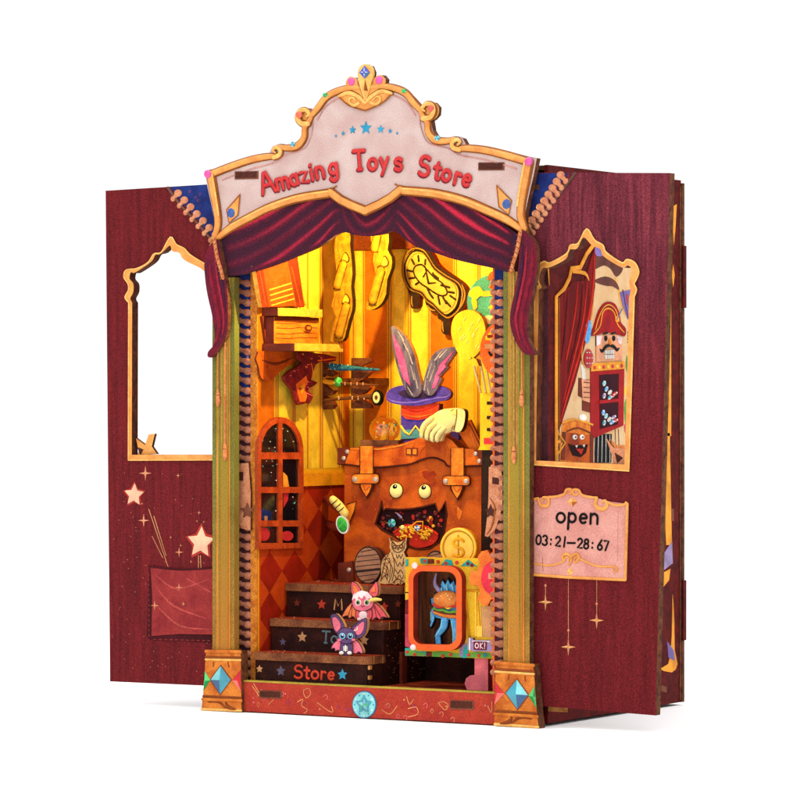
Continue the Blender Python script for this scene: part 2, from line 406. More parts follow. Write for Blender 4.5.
# =====================================================================
# THE MINIATURE SHOP
# =====================================================================
YS = 16                                     # bead strips and wall ends
XL = P(257.5, 480, YS).x; XR2 = P(493.2, 480, YS).x
YB = Q(350, 420, XL).y
XR = P(541, 400, 2).x; XLO = 2*XC-XR
YD = Q(681, 400, XR).y                      # back of the box
ZT = P(541, 164, 2).z; ZB = P(240, 711.5, -3).z
ZF = P(262, 682.5, 4).z                     # shop floor
GZ = ZB
shop = Thing('miniature_shop', 'tall miniature toy shop with pink arched sign, draped curtain and open maroon doors', 'miniature shop')

# --- arched sign board
fs = FP(-7.5)
topL = zA((18,485),(60,474),(120,452),(200,428),(275,416),(290,386),(320,374),(360,384),(388,374),(404,345),(410,306),(400,300),(386,285),(384,256),(400,236),(430,232),(452,246),(478,214),(505,182),(545,160),(590,148),(586,125),(600,107),(622,110),(640,122),(638,90),(648,65),(668,57))
leftside = zA((38,788),(62,735),(60,690),(46,620),(30,550),(16,495))
botL = zA((666,655),(600,628),(560,606),(528,582),(400,600),(290,635),(200,678),(130,718),(38,788))
def mirr(f, pts, pl):                       # 3-D points of pts plus their mirror images
    return [pl.m(p) for p in pts]
def sym_outline(path, Y):
    a = [P(x, y, Y) for x, y in path]; b = [Vector((2*XC-p.x, p.y, p.z)) for p in reversed(a)]
    return a, b
halfL = leftside[:-1] + topL
a, b = sym_outline(halfL, -7.5)
bl, br = sym_outline(botL[::-1][1:-1], -7.5)   # left tip -> centre
ctr = P(*botL[0], -7.5); ctr.x = XC
mb = MB(); outer = a + b + br[::1] if False else None
outl3 = a + b + [p for p in br][::-1][::-1]
# bottom from right tip to centre to left tip
bot_left = [P(x, y, -7.5) for x, y in botL[1:-1]]
bot_right = [Vector((2*XC-p.x, p.y, p.z)) for p in reversed(bot_left)]
outl3 = a + b + bot_right + [ctr] + bot_left
mb.plate(outl3, (0,-1,0), 7.5, pinkb, edge)
sign = shop.part('sign_board', mb)
def both(fn, Y):
    fn(FP(Y)); fn(MP(Y))
fr = MB()
def frame_half(pl):
    ot = fr.tube
    def dbl(p_, pts, rad, mat, lift=0, flat=.6, smooth=0, seg=8):
        if mat in (gold, goldlt) and max(rad if isinstance(rad, (list, tuple)) else [rad]) > 1.7:
            ot(p_, pts, [q_*1.28 for q_ in (rad if isinstance(rad, (list, tuple)) else [rad]*len(pts))], goldk, lift-.9, flat*.8, smooth, seg)
        return ot(p_, pts, rad, mat, lift, flat, smooth, seg)
    fr.tube = dbl
    frame_half_(pl); fr.tube = ot
def frame_half_(pl):
    fr.poly(pl, ell(zA((410,270))[0], 7.6, 9), gold, .5)
    fr.tube(pl, zA((44,498),(120,468),(200,441),(262,428),(300,425)), [3.6,3.6,3.4,3.2,2.6], gold, 1, .7, 5)
    fr.tube(pl, zA((300,430),(322,420),(326,402),(310,390),(296,400),(306,412)), [2.6,2.6,2.4,2,1.6,1], goldlt, 2, .8, 5)
    fr.tube(pl, zA((318,388),(352,392),(392,384),(418,352),(422,312),(436,290),(446,272)), [2.2,3,3.6,3.4,3.2,3,2.6], gold, 1.4, .7, 5)
    fr.tube(pl, zA((436,296),(410,294),(396,272),(402,248),(424,240),(440,256),(430,268)), [3,3,3,2.8,2.4,2,1], goldlt, 2, .8, 5)
    fr.tube(pl, zA((448,262),(474,232),(506,190),(548,166),(600,152),(664,150)), [2.8,3.4,3.4,3.2,2.8,2.4], gold, 1, .7, 5)
    fr.tube(pl, zA((46,500),(58,570),(70,640),(74,700),(60,750)), [4.6,4.4,4,3.8,3], gold, 1.6, .6, 5)
    fr.tube(pl, zA((42,782),(80,745),(130,708),(200,670),(290,626),(400,592),(528,572)), [.8,3,3.8,4,4,4,3.8], gold, 1, .6, 5)
    fr.tube(pl, zA((526,570),(566,600),(610,622),(666,644)), [4,4,4,4], gold, 2, .6)
    fr.tube(pl, zA((70,560),(82,640),(88,690)), [.7,.9,.7], goldk, .5, .5, 3)
    fr.tube(pl, zA((90,520),(200,478),(300,450),(345,420),(420,392),(448,330),(452,290)), [.7]*7, pinkd, .3, .5, 5)
    fr.tube(pl, zA((470,280),(505,225),(560,190),(575,186)), [.8]*4, pinkd, .3, .5, 5)
    fr.tube(pl, zA((110,705),(200,662),(300,612),(400,577),(520,556),(548,545)), [.8]*6, goldk, 1.2, .5, 5)
    fr.tube(pl, zA((56,500),(70,580),(82,660)), [1.2]*3, goldlt, 3.9, .5, 4)
    fr.tube(pl, zA((130,700),(200,663),(290,620),(400,585),(520,565)), [.9]*5, goldlt, 3.2, .5, 4)
    fr.poly(pl, zA((162,578),(154,660),(118,692),(108,640)), gold, .9)
    fr.tube(pl, zA((162,578),(154,660),(118,692),(108,640),(162,578)), .6, goldk, 1.2, .5)
    # crest lobes
    fr.poly(pl, zA((592,150),(588,126),(602,108),(622,112),(634,130),(652,160),(660,200),(640,176)), gold, 1.6, smooth=3)
    fr.tube(pl, zA((560,185),(600,172),(640,190),(664,212)), [1.6,2.2,2.2,1.6], goldlt, 2, .6, 4)
    fr.poly(pl, zA((556,186),(610,180),(664,216),(664,244),(600,222)), gold, 1.8)
    fr.tube(pl, zA((560,188),(600,222),(664,243)), .8, goldk, 2.2, .6, 3)
    fr.tube(pl, zA((640,214),(622,222),(604,212),(604,196),(618,192),(628,202)), [1.6,1.6,1.4,1.2,1,.8], goldlt, 2.6, .8, 4)
    fr.tube(pl, zA((636,130),(652,170),(664,206)), [.6,.7,.6], goldk, 2.4, .5, 4)
both(frame_half, -7.5)
fr.poly(FP(-7.5), zA((640,122),(638,90),(648,66),(668,58),(690,66),(698,90),(694,122),(680,170),(667,205),(653,170)), goldlt, 3.2, smooth=3)
fr.gem(FP(-7.5), zA((667,118),(655,165),(667,206),(679,165)), [gold, goldlt, gold, goldk], 2.2, 3.3)
shop.part('gilt_frame', fr, sign)
def one(name, fn, par):
    k = MB(); fn(k); return shop.part(name, k, par)
for pl in (FP(-7.5), MP(-7.5)):
    one('gem', lambda k: k.dome(pl, zA((609,127))[0], 3.6, 4, 1.6, magenta, 1.5), sign)
    one('gem', lambda k: k.dome(pl, zA((404,260))[0], 3.2, 3.6, 1.6, coral, 4), sign)
    one('gem', lambda k: k.dome(pl, zA((40,497))[0], 3.6, 4.2, 1.6, magenta, 4.4), sign)
    one('gem', lambda k: k.gem(pl, ell(zA((508,181))[0], 2.6, 2.4, 6), [gemgr, gemgrl], 1.4, 3.6), sign)
    one('gem', lambda k: k.gem(pl, ell(zA((379,378))[0], 2.6, 2.8, 6), [teall, bluest], 1.4, 4), sign)
    one('gem', lambda k: k.gem(pl, ell(zA((126,652))[0], 4, 5, 8), [royal, teald], 1.2, 1.0), sign)
k = MB(); k.gem(FP(-7.5), zA((667,64),(645,92),(667,116),(688,92)), [royal, royal, teald, royal], 1.6, 4)
k.poly(FP(-7.5), starp(zA((667,90))[0], 4.5, 4, .16), white, 5.2, .6); shop.part('gem', k, sign)
st = MB()
for (x, y, r) in ((544,344,1.5),(573,334,2.4),(611,320,4.3),(664,312,7),(723,317,4.4),(761,324,2.6),(789,333,1.6)):
    st.poly(FP(-7.5), starp(zA((x, y))[0], r, 5, .45), bluest, .5)
shop.part('star_row', st, sign)
lt = MB()
T_ = [('A',263.5,194,21,16),('m',278.5,190,17.5,14),('a',292,186,17.5,14),('z',302.2,183,17.5,12),('i',312.3,180,18,12),('n',317.6,178.5,18,11),('g',330.5,175,18,7),
      ('T',355,169.5,19,4),('o',368.8,169.5,18,0),('y',380.6,169,18,0),('s',394.6,169.5,19,-3),
      ('S',418.5,174.5,19.5,-8),('t',433.5,178,18,-10),('o',441.5,179.5,18,-12),('r',453.8,183,18,-12),('e',461.8,184.5,19,-14)]
for ch, x, y, h, ro in T_:
    glyph(lt, FP(-7.5), ch, x-1.0, y+1.3, h, 2.1, redld, .3, ro)
    glyph(lt, FP(-7.5), ch, x, y, h, 1.95, redl, 1.5, ro)
shop.part('lettering', lt, sign)
def hole(mb, pl, x0, y0, x1, y1, sk=0):
    mb.poly(pl, [(x0,y0),(x1,y0+sk),(x1,y1+sk),(x0,y1)], slotm, .6)
    mb.poly(pl, [(x0+.9,y0+.8),(x1-1.6,y0+.8+sk),(x1-1.6,y1-1.4+sk),(x0+.9,y1-1.4)], slotd, 1.0, .5)
one('slot', lambda k: hole(k, FP(-7.5), 235, 171.5, 258.5, 179.5, -.5), sign); one('slot', lambda k: hole(k, FP(-7.5), 478.5, 162.5, 504.5, 170.5, -.2), sign)

# --- curtain
cu = MB(); cp = FP(-5.2)
low = cr([(225,277),(250,272.5),(275,265),(297.5,256),(320,246),(341,232.5),(355,235),(370,236),(385,233.7),(395,231.5),(414,245.5),(435,253),(453,259),(471,263.5),(492,268),(513,273.5)], 4)
top_ = [(520,236),(500,222),(470,206),(430,194),(400,190),(366,208),(335,190),(300,196),(260,210),(222,232)]
cu.poly(cp, low+top_, velv, 0, 5, edge)
def ylow(x):
    for a_, b_ in zip(low, low[1:]):
        if a_[0] <= x <= b_[0]+1e-6: return a_[1]+(b_[1]-a_[1])*(x-a_[0])/max(1e-6, b_[0]-a_[0])
    return low[0][1] if x < low[0][0] else low[-1][1]
TOPX = [(222,229),(260,211),(300,198),(335,194),(366,214),(400,190),(430,195),(470,208),(500,224),(520,238)]
def ytop(x):
    for a_, b_ in zip(TOPX, TOPX[1:]):
        if a_[0] <= x <= b_[0]: return a_[1]+(b_[1]-a_[1])*(x-a_[0])/(b_[0]-a_[0])
    return 238
NX, NV = 330, 70; gb_ = len(cu.v); fold_h = {}; kf = cu.slot(None)
for i in range(NX+1):
    x = 225.3+(512.4-225.3)*i/NX; y0_, y1_ = ytop(x), ylow(x)-.5
    for j in range(NV+1):
        v = j/NV; y = y0_+(y1_-y0_)*v
        if x < 341: u = max(0, (x-226)/115); w_ = 3.3*v+2.1*u**2.4+.25*u; sd = 0
        elif x < 395: u = (x-341)/54; w_ = 2.4*v+1.1*(2*u-1)**2+1.2*(1-u)*(1-v); sd = 3
        else: u = max(0, (513-x)/118); w_ = 3.5*v+2.3*u**2.2+.2*u+.35; sd = 7
        w_ += .07*math.sin(x*.06+v*4)
        fi = math.floor(w_); f = (.5-.5*math.cos(2*math.pi*w_))
        ph_ = (fi*2.3+sd)%3.1
        tap = max(0, math.sin(math.pi*min(1, max(0, u*.93+.05))))**.55*(.72+.28*math.sin(u*5+ph_*2))
        f = f**(1.1+1.6*(1-tap))
        env = min(1, (x-225)/5, (513-x)/5)*min(1, (1-v)*12+.15)
        edge_ = min(abs(x-341), abs(x-395)); env *= .35+.65*min(1, edge_/9)
        amp = (.74+.26*math.sin(ph_*2.1+1))*(.55+.45*tap)
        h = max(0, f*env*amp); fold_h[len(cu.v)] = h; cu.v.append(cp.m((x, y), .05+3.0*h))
for i in range(NX):
    for j in range(NV):
        a_ = gb_+i*(NV+1)+j; cu.face([a_, a_+1, a_+NV+2, a_+NV+1], kf, True)
vm = bpy.data.materials.new('velvet fold shading'); vm.use_nodes = True; vn = vm.node_tree; vb = vn.nodes['Principled BSDF']
at = vn.nodes.new('ShaderNodeAttribute'); at.attribute_name = 'crest'; rp_ = vn.nodes.new('ShaderNodeValToRGB')  # printed fold shading put into the colour: bright crests, dark valleys
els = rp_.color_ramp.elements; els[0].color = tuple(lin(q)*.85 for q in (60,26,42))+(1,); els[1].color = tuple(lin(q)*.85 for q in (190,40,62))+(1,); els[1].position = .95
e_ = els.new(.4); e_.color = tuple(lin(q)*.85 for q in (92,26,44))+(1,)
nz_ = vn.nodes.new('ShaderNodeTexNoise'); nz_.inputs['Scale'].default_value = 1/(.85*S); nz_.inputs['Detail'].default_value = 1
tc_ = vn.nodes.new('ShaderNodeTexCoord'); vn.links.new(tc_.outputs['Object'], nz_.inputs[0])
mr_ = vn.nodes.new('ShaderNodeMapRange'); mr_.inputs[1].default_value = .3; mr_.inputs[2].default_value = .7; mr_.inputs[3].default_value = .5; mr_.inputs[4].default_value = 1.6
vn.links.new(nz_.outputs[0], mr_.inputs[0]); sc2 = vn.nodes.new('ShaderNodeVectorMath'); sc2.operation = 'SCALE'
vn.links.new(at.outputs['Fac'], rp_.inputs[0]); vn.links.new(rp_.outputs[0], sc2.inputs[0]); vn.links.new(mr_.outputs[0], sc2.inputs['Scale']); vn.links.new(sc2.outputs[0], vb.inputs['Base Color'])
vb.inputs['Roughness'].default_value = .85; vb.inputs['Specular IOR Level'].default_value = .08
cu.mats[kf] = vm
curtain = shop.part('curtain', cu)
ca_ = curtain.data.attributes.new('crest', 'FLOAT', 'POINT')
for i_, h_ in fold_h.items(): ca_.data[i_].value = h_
t = MB(); pl = FP(-12)
t.poly(pl, yk((288,292),(322,308),(344,335),(352,370),(352,430),(338,520),(320,600),(318,670),(330,710),(346,738),(332,746),(300,735),(272,690),(256,640),(256,590),(270,520),(283,440),(288,370)), tailm, 0, 6, edge, smooth=3)
t.tube(pl, yk((335,350),(334,430),(312,530),(296,610),(304,680),(326,730)), [.5,2.4,2.6,2.6,2.2,.8], tailf, .1, .5, 5)
t.tube(pl, yk((316,350),(308,450),(286,560),(276,620),(290,690)), [.4,1.6,1.8,1.6,.5], tailh, .3, .5, 5)
t.tube(pl, yk((300,330),(298,420),(282,520),(266,600)), [.4,2.2,1.8,.5], velv, .1, .5, 5)
shop.part('curtain_tail', t)
for pl in (FP(-12),):
    t = MB()
    t.poly(pl, yi((36,345),(70,318),(82,370),(95,440),(108,520),(112,620),(108,690),(92,728),(72,758),(47,788),(31,786),(33,766),(54,740),(58,700),(48,620),(30,540),(20,470),(18,400)), tailm, 0, 6, edge, smooth=3)
    t.tube(pl, yi((38,400),(46,480),(62,560),(76,640),(72,700),(52,748)), [.5,2.6,2.8,2.8,2.4,.8], tailf, .1, .5, 5)
    t.tube(pl, yi((58,380),(70,470),(86,560),(96,640),(90,700)), [.4,1.3,1.4,1.2,.5], tailh, .3, .5, 5)
    t.tube(pl, yi((60,345),(72,420),(92,520),(104,610)), [.4,2.4,2,.5], velv, .1, .5, 5)
    shop.part('curtain_tail', t)

# --- pillars, ropes and pedestals
for k, pl in enumerate((FP(-5), MP(-5))):
    p = MB(); yt, ybm = 277.5, 655
    zt = P(225, yt, -5).z; zb = P(225, ybm, -5).z
    xs = [FP(-5).m((q, 500)).x for q in ((212.4,217,219,229,230.5,234.3) if k == 0 else (529.6,524.6,522.6,510.4,508.6,503.4))]
    p.box(xs[0], xs[5], -5, 4, zb, zt, greend, edge if k == 1 else None)
    p.box(xs[1], xs[4], -5.9, -5.01, zb+.3, zt-.3, pgold)
    p.box(xs[2], xs[3], -6.7, -5.91, zb+.6, zt-.6, green)
    p.box(xs[2]+(xs[3]-xs[2])*.12, xs[2]+(xs[3]-xs[2])*.2, -7.0, -6.71, zb+.6, zt-.6, greend)
    for q in (.35,.62,.85): p.box(xs[2]+(xs[3]-xs[2])*q, xs[2]+(xs[3]-xs[2])*(q+.05), -7.0, -6.71, P(225,450,-4).z, zt-.6, peach)
    pil = shop.part('pillar', p)
    rp = MB(); R_ = yi((74,322),(80,360),(88,400),(100,440),(108,472))
    rp.tube(pl, R_, 2.1, peach, 7.6, .8, 4)
    for i, (x, y) in enumerate(cr(R_, 2)): rp.tube(pl, [(x-1.6, y+1.6), (x+1.6, y-1.4)], .45, goldk, 9.2, .6)
    for (x, y0, y1) in ((219.4, 276, 391), (226.4, 276, 445)):
        rp.tube(pl, [(x, y0), (x, y1)], .65, peach, 2.6, .8)
        rp.tube(pl, [(x, y1-1), (x, y1+3), (x+.2, y1+10), (x, y1+14)], [1.1,2.2,2.8,1.9], peach, 2.8, .7, 3)
        rp.tube(pl, [(x-1.4, y1+4), (x+1.4, y1+4)], .7, goldk, 4.0, .6)
    shop.part('tassel_cord', rp, pil)
    pd = MB(); po = zK((68,212),(213,215),(217,470),(48,465),(55,400),(62,300))
    q = FP(-9) if k == 0 else MP(-9)
    pd.poly(q, po, pedm, 0, 13, edge)
    pd.tube(q, zK((68,216),(212,219)), 1.8, pedm, .2, .8); pd.tube(q, zK((66,240),(213,243)), 1.2, pedd, .1, .6); pd.tube(q, zK((66,250),(213,253)), 1.2, goldlt, .1, .6)
    pd.tube(q, zK((56,405),(215,412)), 1.2, pedd, .1, .6); pd.tube(q, zK((54,418),(215,424)), 1.8, pedm, .1, .7)
    pd.tube(q, zK((50,460),(215,466)), 1.4, goldlt, .1, .6); pd.tube(q, zK((150,425),(160,450),(200,466)), [.8,2.4,1], pedd, .1, .6, 4)
    pd.tube(q, zK((75,430),(120,428),(150,455)), [.6,1.8,.6], pedd, .1, .6, 4); pd.tube(q, zK((100,262),(98,280)), .7, pedd, .1, .6); pd.tube(q, zK((160,262),(164,282)), .7, pedd, .1, .6)
    ped = shop.part('pedestal', pd)
    D_ = zK((130,278),(88,336),(128,396),(172,336))
    ge = MB(); ge.poly(q, [((x-213.4-7.6)*1.12+213.4+7.6, (y-680)*1.1+680) for x, y in D_], pedd, .4)
    ge.gem(q, D_, [teall, teald, teal, teal], 2.4, .5); shop.part('gem', ge, ped); ge = MB()
    ge.gem(q, zK((63,298),(86,338),(56,384),(60,340)), [gemgrl, gemgr], 1.6, .4); shop.part('gem', ge, ped); ge = MB()
    ge.gem(q, zK((214,292),(216,386),(178,338)), [gemred, gemredl, gemred], 1.6, .4)
    shop.part('gem', ge, ped)

# --- base board
bs = MB(); bx0 = P(240.6,690,-4).x; bx1 = 2*XC-bx0; zt = P(241,681.5,-4).z; zb = P(241,711,-4).z
bs.box(bx0, bx1, -4, 4, zb, zt, based)
bs.box(bx0, bx1, -4.4, 4.5, zt+.01, zt+1.4, M('olive edge', (170,150,60), .7, .2))
dood = M('doodle pink', (222,110,120), .7, .1); dood2 = M('doodle cream', (214,140,92), .7, .1); dood3 = M('doodle violet', (150,60,110), .7, .1)
bp = FP(-4)
for i in range(46):
    x = random.uniform(244, 490); y = 686+(x-241)*.058+random.uniform(3, 22); m_ = (dood, dood2, dood3, redl)[i % 4]
    if 350 < x < 380: continue
    if i % 3 == 0: bs.tube(bp, [(x,y),(x+2,y-2),(x+4,y),(x+3,y+3)], .35, m_, .1, .6, 3)
    elif i % 3 == 1: bs.poly(bp, ell((x,y), .8, .9, 8), m_, .2)
    else: bs.tube(bp, [(x,y-2.5),(x+1.6,y),(x,y+2.5),(x-1.6,y),(x,y-2.5)], .3, m_, .1, .6)
for L_ in (((262,362),(275,380),(290,402)), ((268,352),(280,372),(294,395)), ((480,378),(500,372),(508,395),(490,412),(478,392),(480,378)), ((536,432),(560,450),(585,468),(602,470),(596,448)), ((452,430),(475,418),(470,445),(495,462),(480,478)), ((330,440),(352,420))):
    bs.tube(bp, zK(*L_), .5, dood2, .1, .6, 3)
for L_ in (((80,400),(110,415),(135,385)), ((170,350),(180,380),(195,360)), ((285,375),(310,400),(320,380),(300,370),(285,375)), ((175,425),(210,415),(205,390),(175,395)), ((465,385),(478,410),(480,370))):
    bs.tube(bp, zL(*L_), .5, dood2, .1, .6, 3)
base = shop.part('base_board', bs)
md = MB(); c = (364.7, 704.6)
md.poly(bp, ell(c, 12.2, 13.8), teald, .8); md.poly(bp, ell(c, 11.2, 12.8), teall, 1.4, .8)
md.poly(bp, starp(c, 10, 5, .55), teal, 1.9, .7); md.gem(bp, starp(c, 6.5, 5, .5), [teall, teal, gemgrl, teall], 1.6, 2)
for i in range(12): md.poly(bp, ell((c[0]+9.3*math.cos(i*.5236), c[1]+10.8*math.sin(i*.5236)), .7, .8, 8), white if i % 2 else teal, 1.9, .7)
shop.part('medallion', md, base)
one('slot', lambda k: hole(k, bp, *zK((292,380))[0], *zK((388,413))[0], .6), base); one('slot', lambda k: hole(k, bp, *zL((328,364))[0], *zL((415,397))[0], .6), base)

# --- bead strips between pillars and opening
def bead_at(mb, pl, x, y, ang, r, lift=0, bead=beadd):
    ca, sa = math.cos(ang), math.sin(ang)
    mb.tube(pl, [(x-ca*r*1.35, y-sa*r*1.35), (x-ca*r*.9, y-sa*r*.9), (x-ca*r*.2, y-sa*r*.2)], [r*.8, r*.5, r*.66], bead, lift+.3, .5)
    mb.dome(pl, (x+ca*r*.45, y+sa*r*.45), r*.95, r*.9, r*.55, bead, lift+.2, 14)
for k in (0, 1):
    pl = FP(YS); b = MB(); zt_ = P(245, 200, YS).z
    xa = P(250.3, 480, YS).x if k == 0 else P(493.5, 480, YS).x; xo = XLO if k == 0 else XR-.3
    b.box(xo, xa, YS, YS+6, ZF-4, zt_, beadbk)
    xb = P(238.5, 480, YS).x if k == 0 else P(508, 480, YS).x
    b.box(xb, xa-.3 if k == 0 else xa+.3, YS-.5, YS-.02, P(245, 395, YS).z if k == 0 else P(245, 320, YS).z, zt_-1, blue)
    y = 283
    while y < 682:
        if k == 0: bead_at(b, pl, 246.0, y, 0.25, 4.3, .6 if y < 395 else 0)
        else: bead_at(b, pl, 499.2, y, 0.1, 4.4, .6 if y < 330 else 0)
        y += 9.75
    if k == 0:
        for y in range(300, 600, 57): b.poly(pl, starp((248, y), 2.2), purp if y < 390 else beadbk, .9)
    shop.part('bead_strip', b)
pq = MB(); pl = FP(11)
pq.poly(pl, zJ((404,100),(440,97),(446,180),(446,297),(420,292),(404,262),(398,220),(398,160)), bead, 0, 3, edge)
pq.poly(pl, zJ((411,124),(425,124),(425,150),(411,150)), slotd, .4)
pq.poly(pl, starp(zJ((437,240))[0], 8.4, 5, .5), slotm, .6)
shop.part('side_plaque', pq)
pq = MB(); pl = FP(14)
pq.poly(pl, zF((594,535),(655,540),(662,600),(662,720),(650,780),(625,850),(590,885),(574,880),(584,800),(592,700)), bead, 0, 3, edge)
pq.poly(pl, zF((612,586),(646,590),(644,624),(612,618)), slotd, .4)
pq.poly(pl, starp(zF((604,758))[0], 7.5, 5, .45), slotd, .6)
pq.tube(pl, zF((600,690),(625,740),(610,830),(585,870)), [.6,1,1,.5], goldk, .2, .5, 4)
shop.part('side_plaque', pq)

# --- interior shell
w = MB()
w.box(XL-8, XL, YS+.5, YB+6, ZF-3, P(257,215,YS).z, wpy)
lw = SP(XL)
for x0, x1, m_ in ((258,274,wpn),(279,291,wpl),(296,306,wpl),(309,318.5,wpl),(323.5,337.5,wpl),(343,349,wpo)):
    ya_, yb_ = Q(x0,400,XL).y, Q(x1,400,XL).y
    w.box(XL+.01, XL+.25, ya_, yb_, P(257,470,YS).z, P(257,220,YS).z, m_ if m_ != wpn else wpo)
for x in (275.5,277.5,292.6,294.4,307.2,320,322,339,341.2):
    ya_ = Q(x,400,XL).y; w.box(XL+.01, XL+.5, ya_, ya_+1.2, P(257,470,YS).z, P(257,220,YS).z, wpn)
iw = shop.part('side_wall', w, label='inner side wall with striped yellow wallpaper and red harlequin panelling')
wn = MB()
zc0, zc1 = Q(318,473.2,XL).z, Q(318,485.6,XL).z
wn.box(XL+.6, XL+3, Q(304.5,480,XL+3).y, YB-.5, zc1, zc0, wainy)
wn.box(XL+.02, XL+1, YS+3, YB-.5, ZF, zc1-.01, waino); wn.box(XL+.02, XL+1, YS+3, Q(304.4,480,XL+3).y, zc1, zc0, wainy)
y0 = Q(318,508.6,XL).y; pz = 42.0; py_ = 24.6/.515; zq = Q(318,508.6,XL).z
for i in range(-4, 4):
    for j in range(-2, 5):
        yc_ = y0+i*py_; zcn = zq+pz/2-j*pz
        for (yy, zz) in ((yc_, zcn),):
            poly = [(yy, zz+pz/2), (yy+py_/2, zz), (yy, zz-pz/2), (yy-py_/2, zz)]
            # clip to panel
            def clip(ps, f, lim):
                out = []
                for n_ in range(len(ps)):
                    A, B = ps[n_-1], ps[n_]; fa, fb = f(A)-lim, f(B)-lim
                    if fa >= 0: out.append(A) if False else None
                    if (fa >= 0) != (fb >= 0):
                        t = fa/(fa-fb); out.append((A[0]+(B[0]-A[0])*t, A[1]+(B[1]-A[1])*t))
                    if fb >= 0: out.append(B)
                return out
            poly = clip(poly, lambda p: p[0], YS+4)
            if len(poly) > 2: poly = clip(poly, lambda p: -p[0], -(YB-1))
            if len(poly) > 2: poly = clip(poly, lambda p: -p[1], -(zc1-.5))
            if len(poly) > 2: poly = clip(poly, lambda p: p[1], ZF+.3)
            if len(poly) > 2: wn.plate([(XL+1.3, a_, b_) for a_, b_ in poly], (1,0,0), .28, wainr, back=False)
shop.part('panelling', wn, iw)
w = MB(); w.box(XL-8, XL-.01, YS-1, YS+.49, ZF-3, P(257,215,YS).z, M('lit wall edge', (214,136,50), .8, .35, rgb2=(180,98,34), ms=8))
shop.part('wall_edge', w)
w = MB(); w.box(XR2, XR2+8, YS+.5, YB+6, ZF-3, P(257,215,YS).z, wpo); w.box(XR2+.01, XR2+2, YS-1, YS+.49, ZF-3, P(257,215,YS).z, machr)
shop.part('side_wall', w, label='inner side wall behind the balloons and arcade booth')
w = MB(); w.box(XL, XR2, YB, YB+6, ZF-3, P(257,215,YS).z, wpy)
zq0, zq1 = P(400,620,YB).z, P(400,235,YB).z
def bx_(a_, b_, m_, l_): w.box(P(a_,400,YB).x, P(b_,400,YB).x, YB-l_, YB-.01, zq0, zq1, m_)
for a_, b_ in ((365,387),(431,453),(499,520)): bx_(a_, b_, wpo, .25)
for a_, b_ in ((356,362),(394,405),(412,427),(459,474),(481,496)): bx_(a_, b_, wpl, .3)
for x in (353,363.4,388.2,390.6,408,410.2,428.6,430.6,453.8,456,477.5,479.5): bx_(x, x+.9, wpn, .5)
shop.part('back_wall', w)
w = MB(); w.box(XL+.5, XR2-.5, YB-8, YB-.6, P(400,249,YB-8).z, P(400,205,YB-8).z, beamm)
shop.part('beam', w)
w = MB(); w.box(XLO+4, XR-4, 4.6, YD-6, ZF-5, ZF, M('floor red wood', (140,52,34), .6, .3, rgb2=(80,22,20), ms=14)); shop.part('floor_board', w)
w = MB(); w.box(XLO+4, XR-4, 4.6, YD-6, P(257,200,YS).z, P(257,200,YS).z+5, edge); shop.part('ceiling_board', w)

# arched window on the inner wall
wf = MB(); sp = SP(XL+4)
arch_o = ell((281,452), 22.6, 35, 18, 0, 180)
outer_ = [(303.6,548)]+arch_o+[(258.6,549.5)]
def pane(x0, x1, y0, y1): return [(x1,y1),(x1,y0),(x0,y0),(x0,y1)]
ph = []
ai = [q for q in ell((280.6,452.4), 19.4, 29.5, 22, 0, 180)]
rt = [q for q in ai if q[0] > 282.6]; lf_ = [q for q in ai if q[0] < 278.4]
ph.append([(299.8,452.4)]+[q for q in rt if q[0] < 299.7]+[(282.6,rt[-1][1]-.2),(282.6,452.4)])
ph.append([(278.4,452.4),(278.4,lf_[0][1]-.2)]+[q for q in lf_ if q[0] > 261.6]+[(261.4,452.4)])
for (x0, x1) in ((261.2,278.4),(282.6,299.6)):
    for (y0_, y1_) in ((459.2,487),(493,520.5),(526.5,543)): ph.append(pane(x0, x1, y0_, y1_))
wf.poly(sp, outer_, winf, 0, 4.4, M('window frame side', (150,60,28), .7, .3), holes=ph)
wi = shop.part('arched_window', wf)
gl = MB(); gp = SP(XL+1.6)
gl.poly(gp, [(301.5,546)]+ell((280.8,452.4), 20.8, 31.5, 18, 0, 180)+[(260,546)], glass, 0, .5)
gl.poly(gp, [(283,472),(287,476),(289,487),(287.5,500),(283,508)], org, .4); gl.poly(gp, [(283,488),(288.6,488),(287.5,500),(283,508)], gemred, .6)
gl.poly(gp, ell((263.5,534), 6, 7), gemred, .5); gl.poly(gp, ell((287,536), 6, 5), gemred, .5); gl.poly(gp, [(261,508),(272,512),(270,521),(261,521)], blue, .4)
gl.poly(gp, [(264,516),(267,516),(267,526),(264,526)], tan, .7)
for i in range(46): gl.poly(gp, ell((random.uniform(262,299), random.uniform(426,522)), .45, .6, 6), (grey, teall, white)[i % 3], .9, .3)
gl.tube(gp, [(289,435),(294,448),(297,470)], .4, guard, .4, .5, 3)
shop.part('glass', gl, wi)

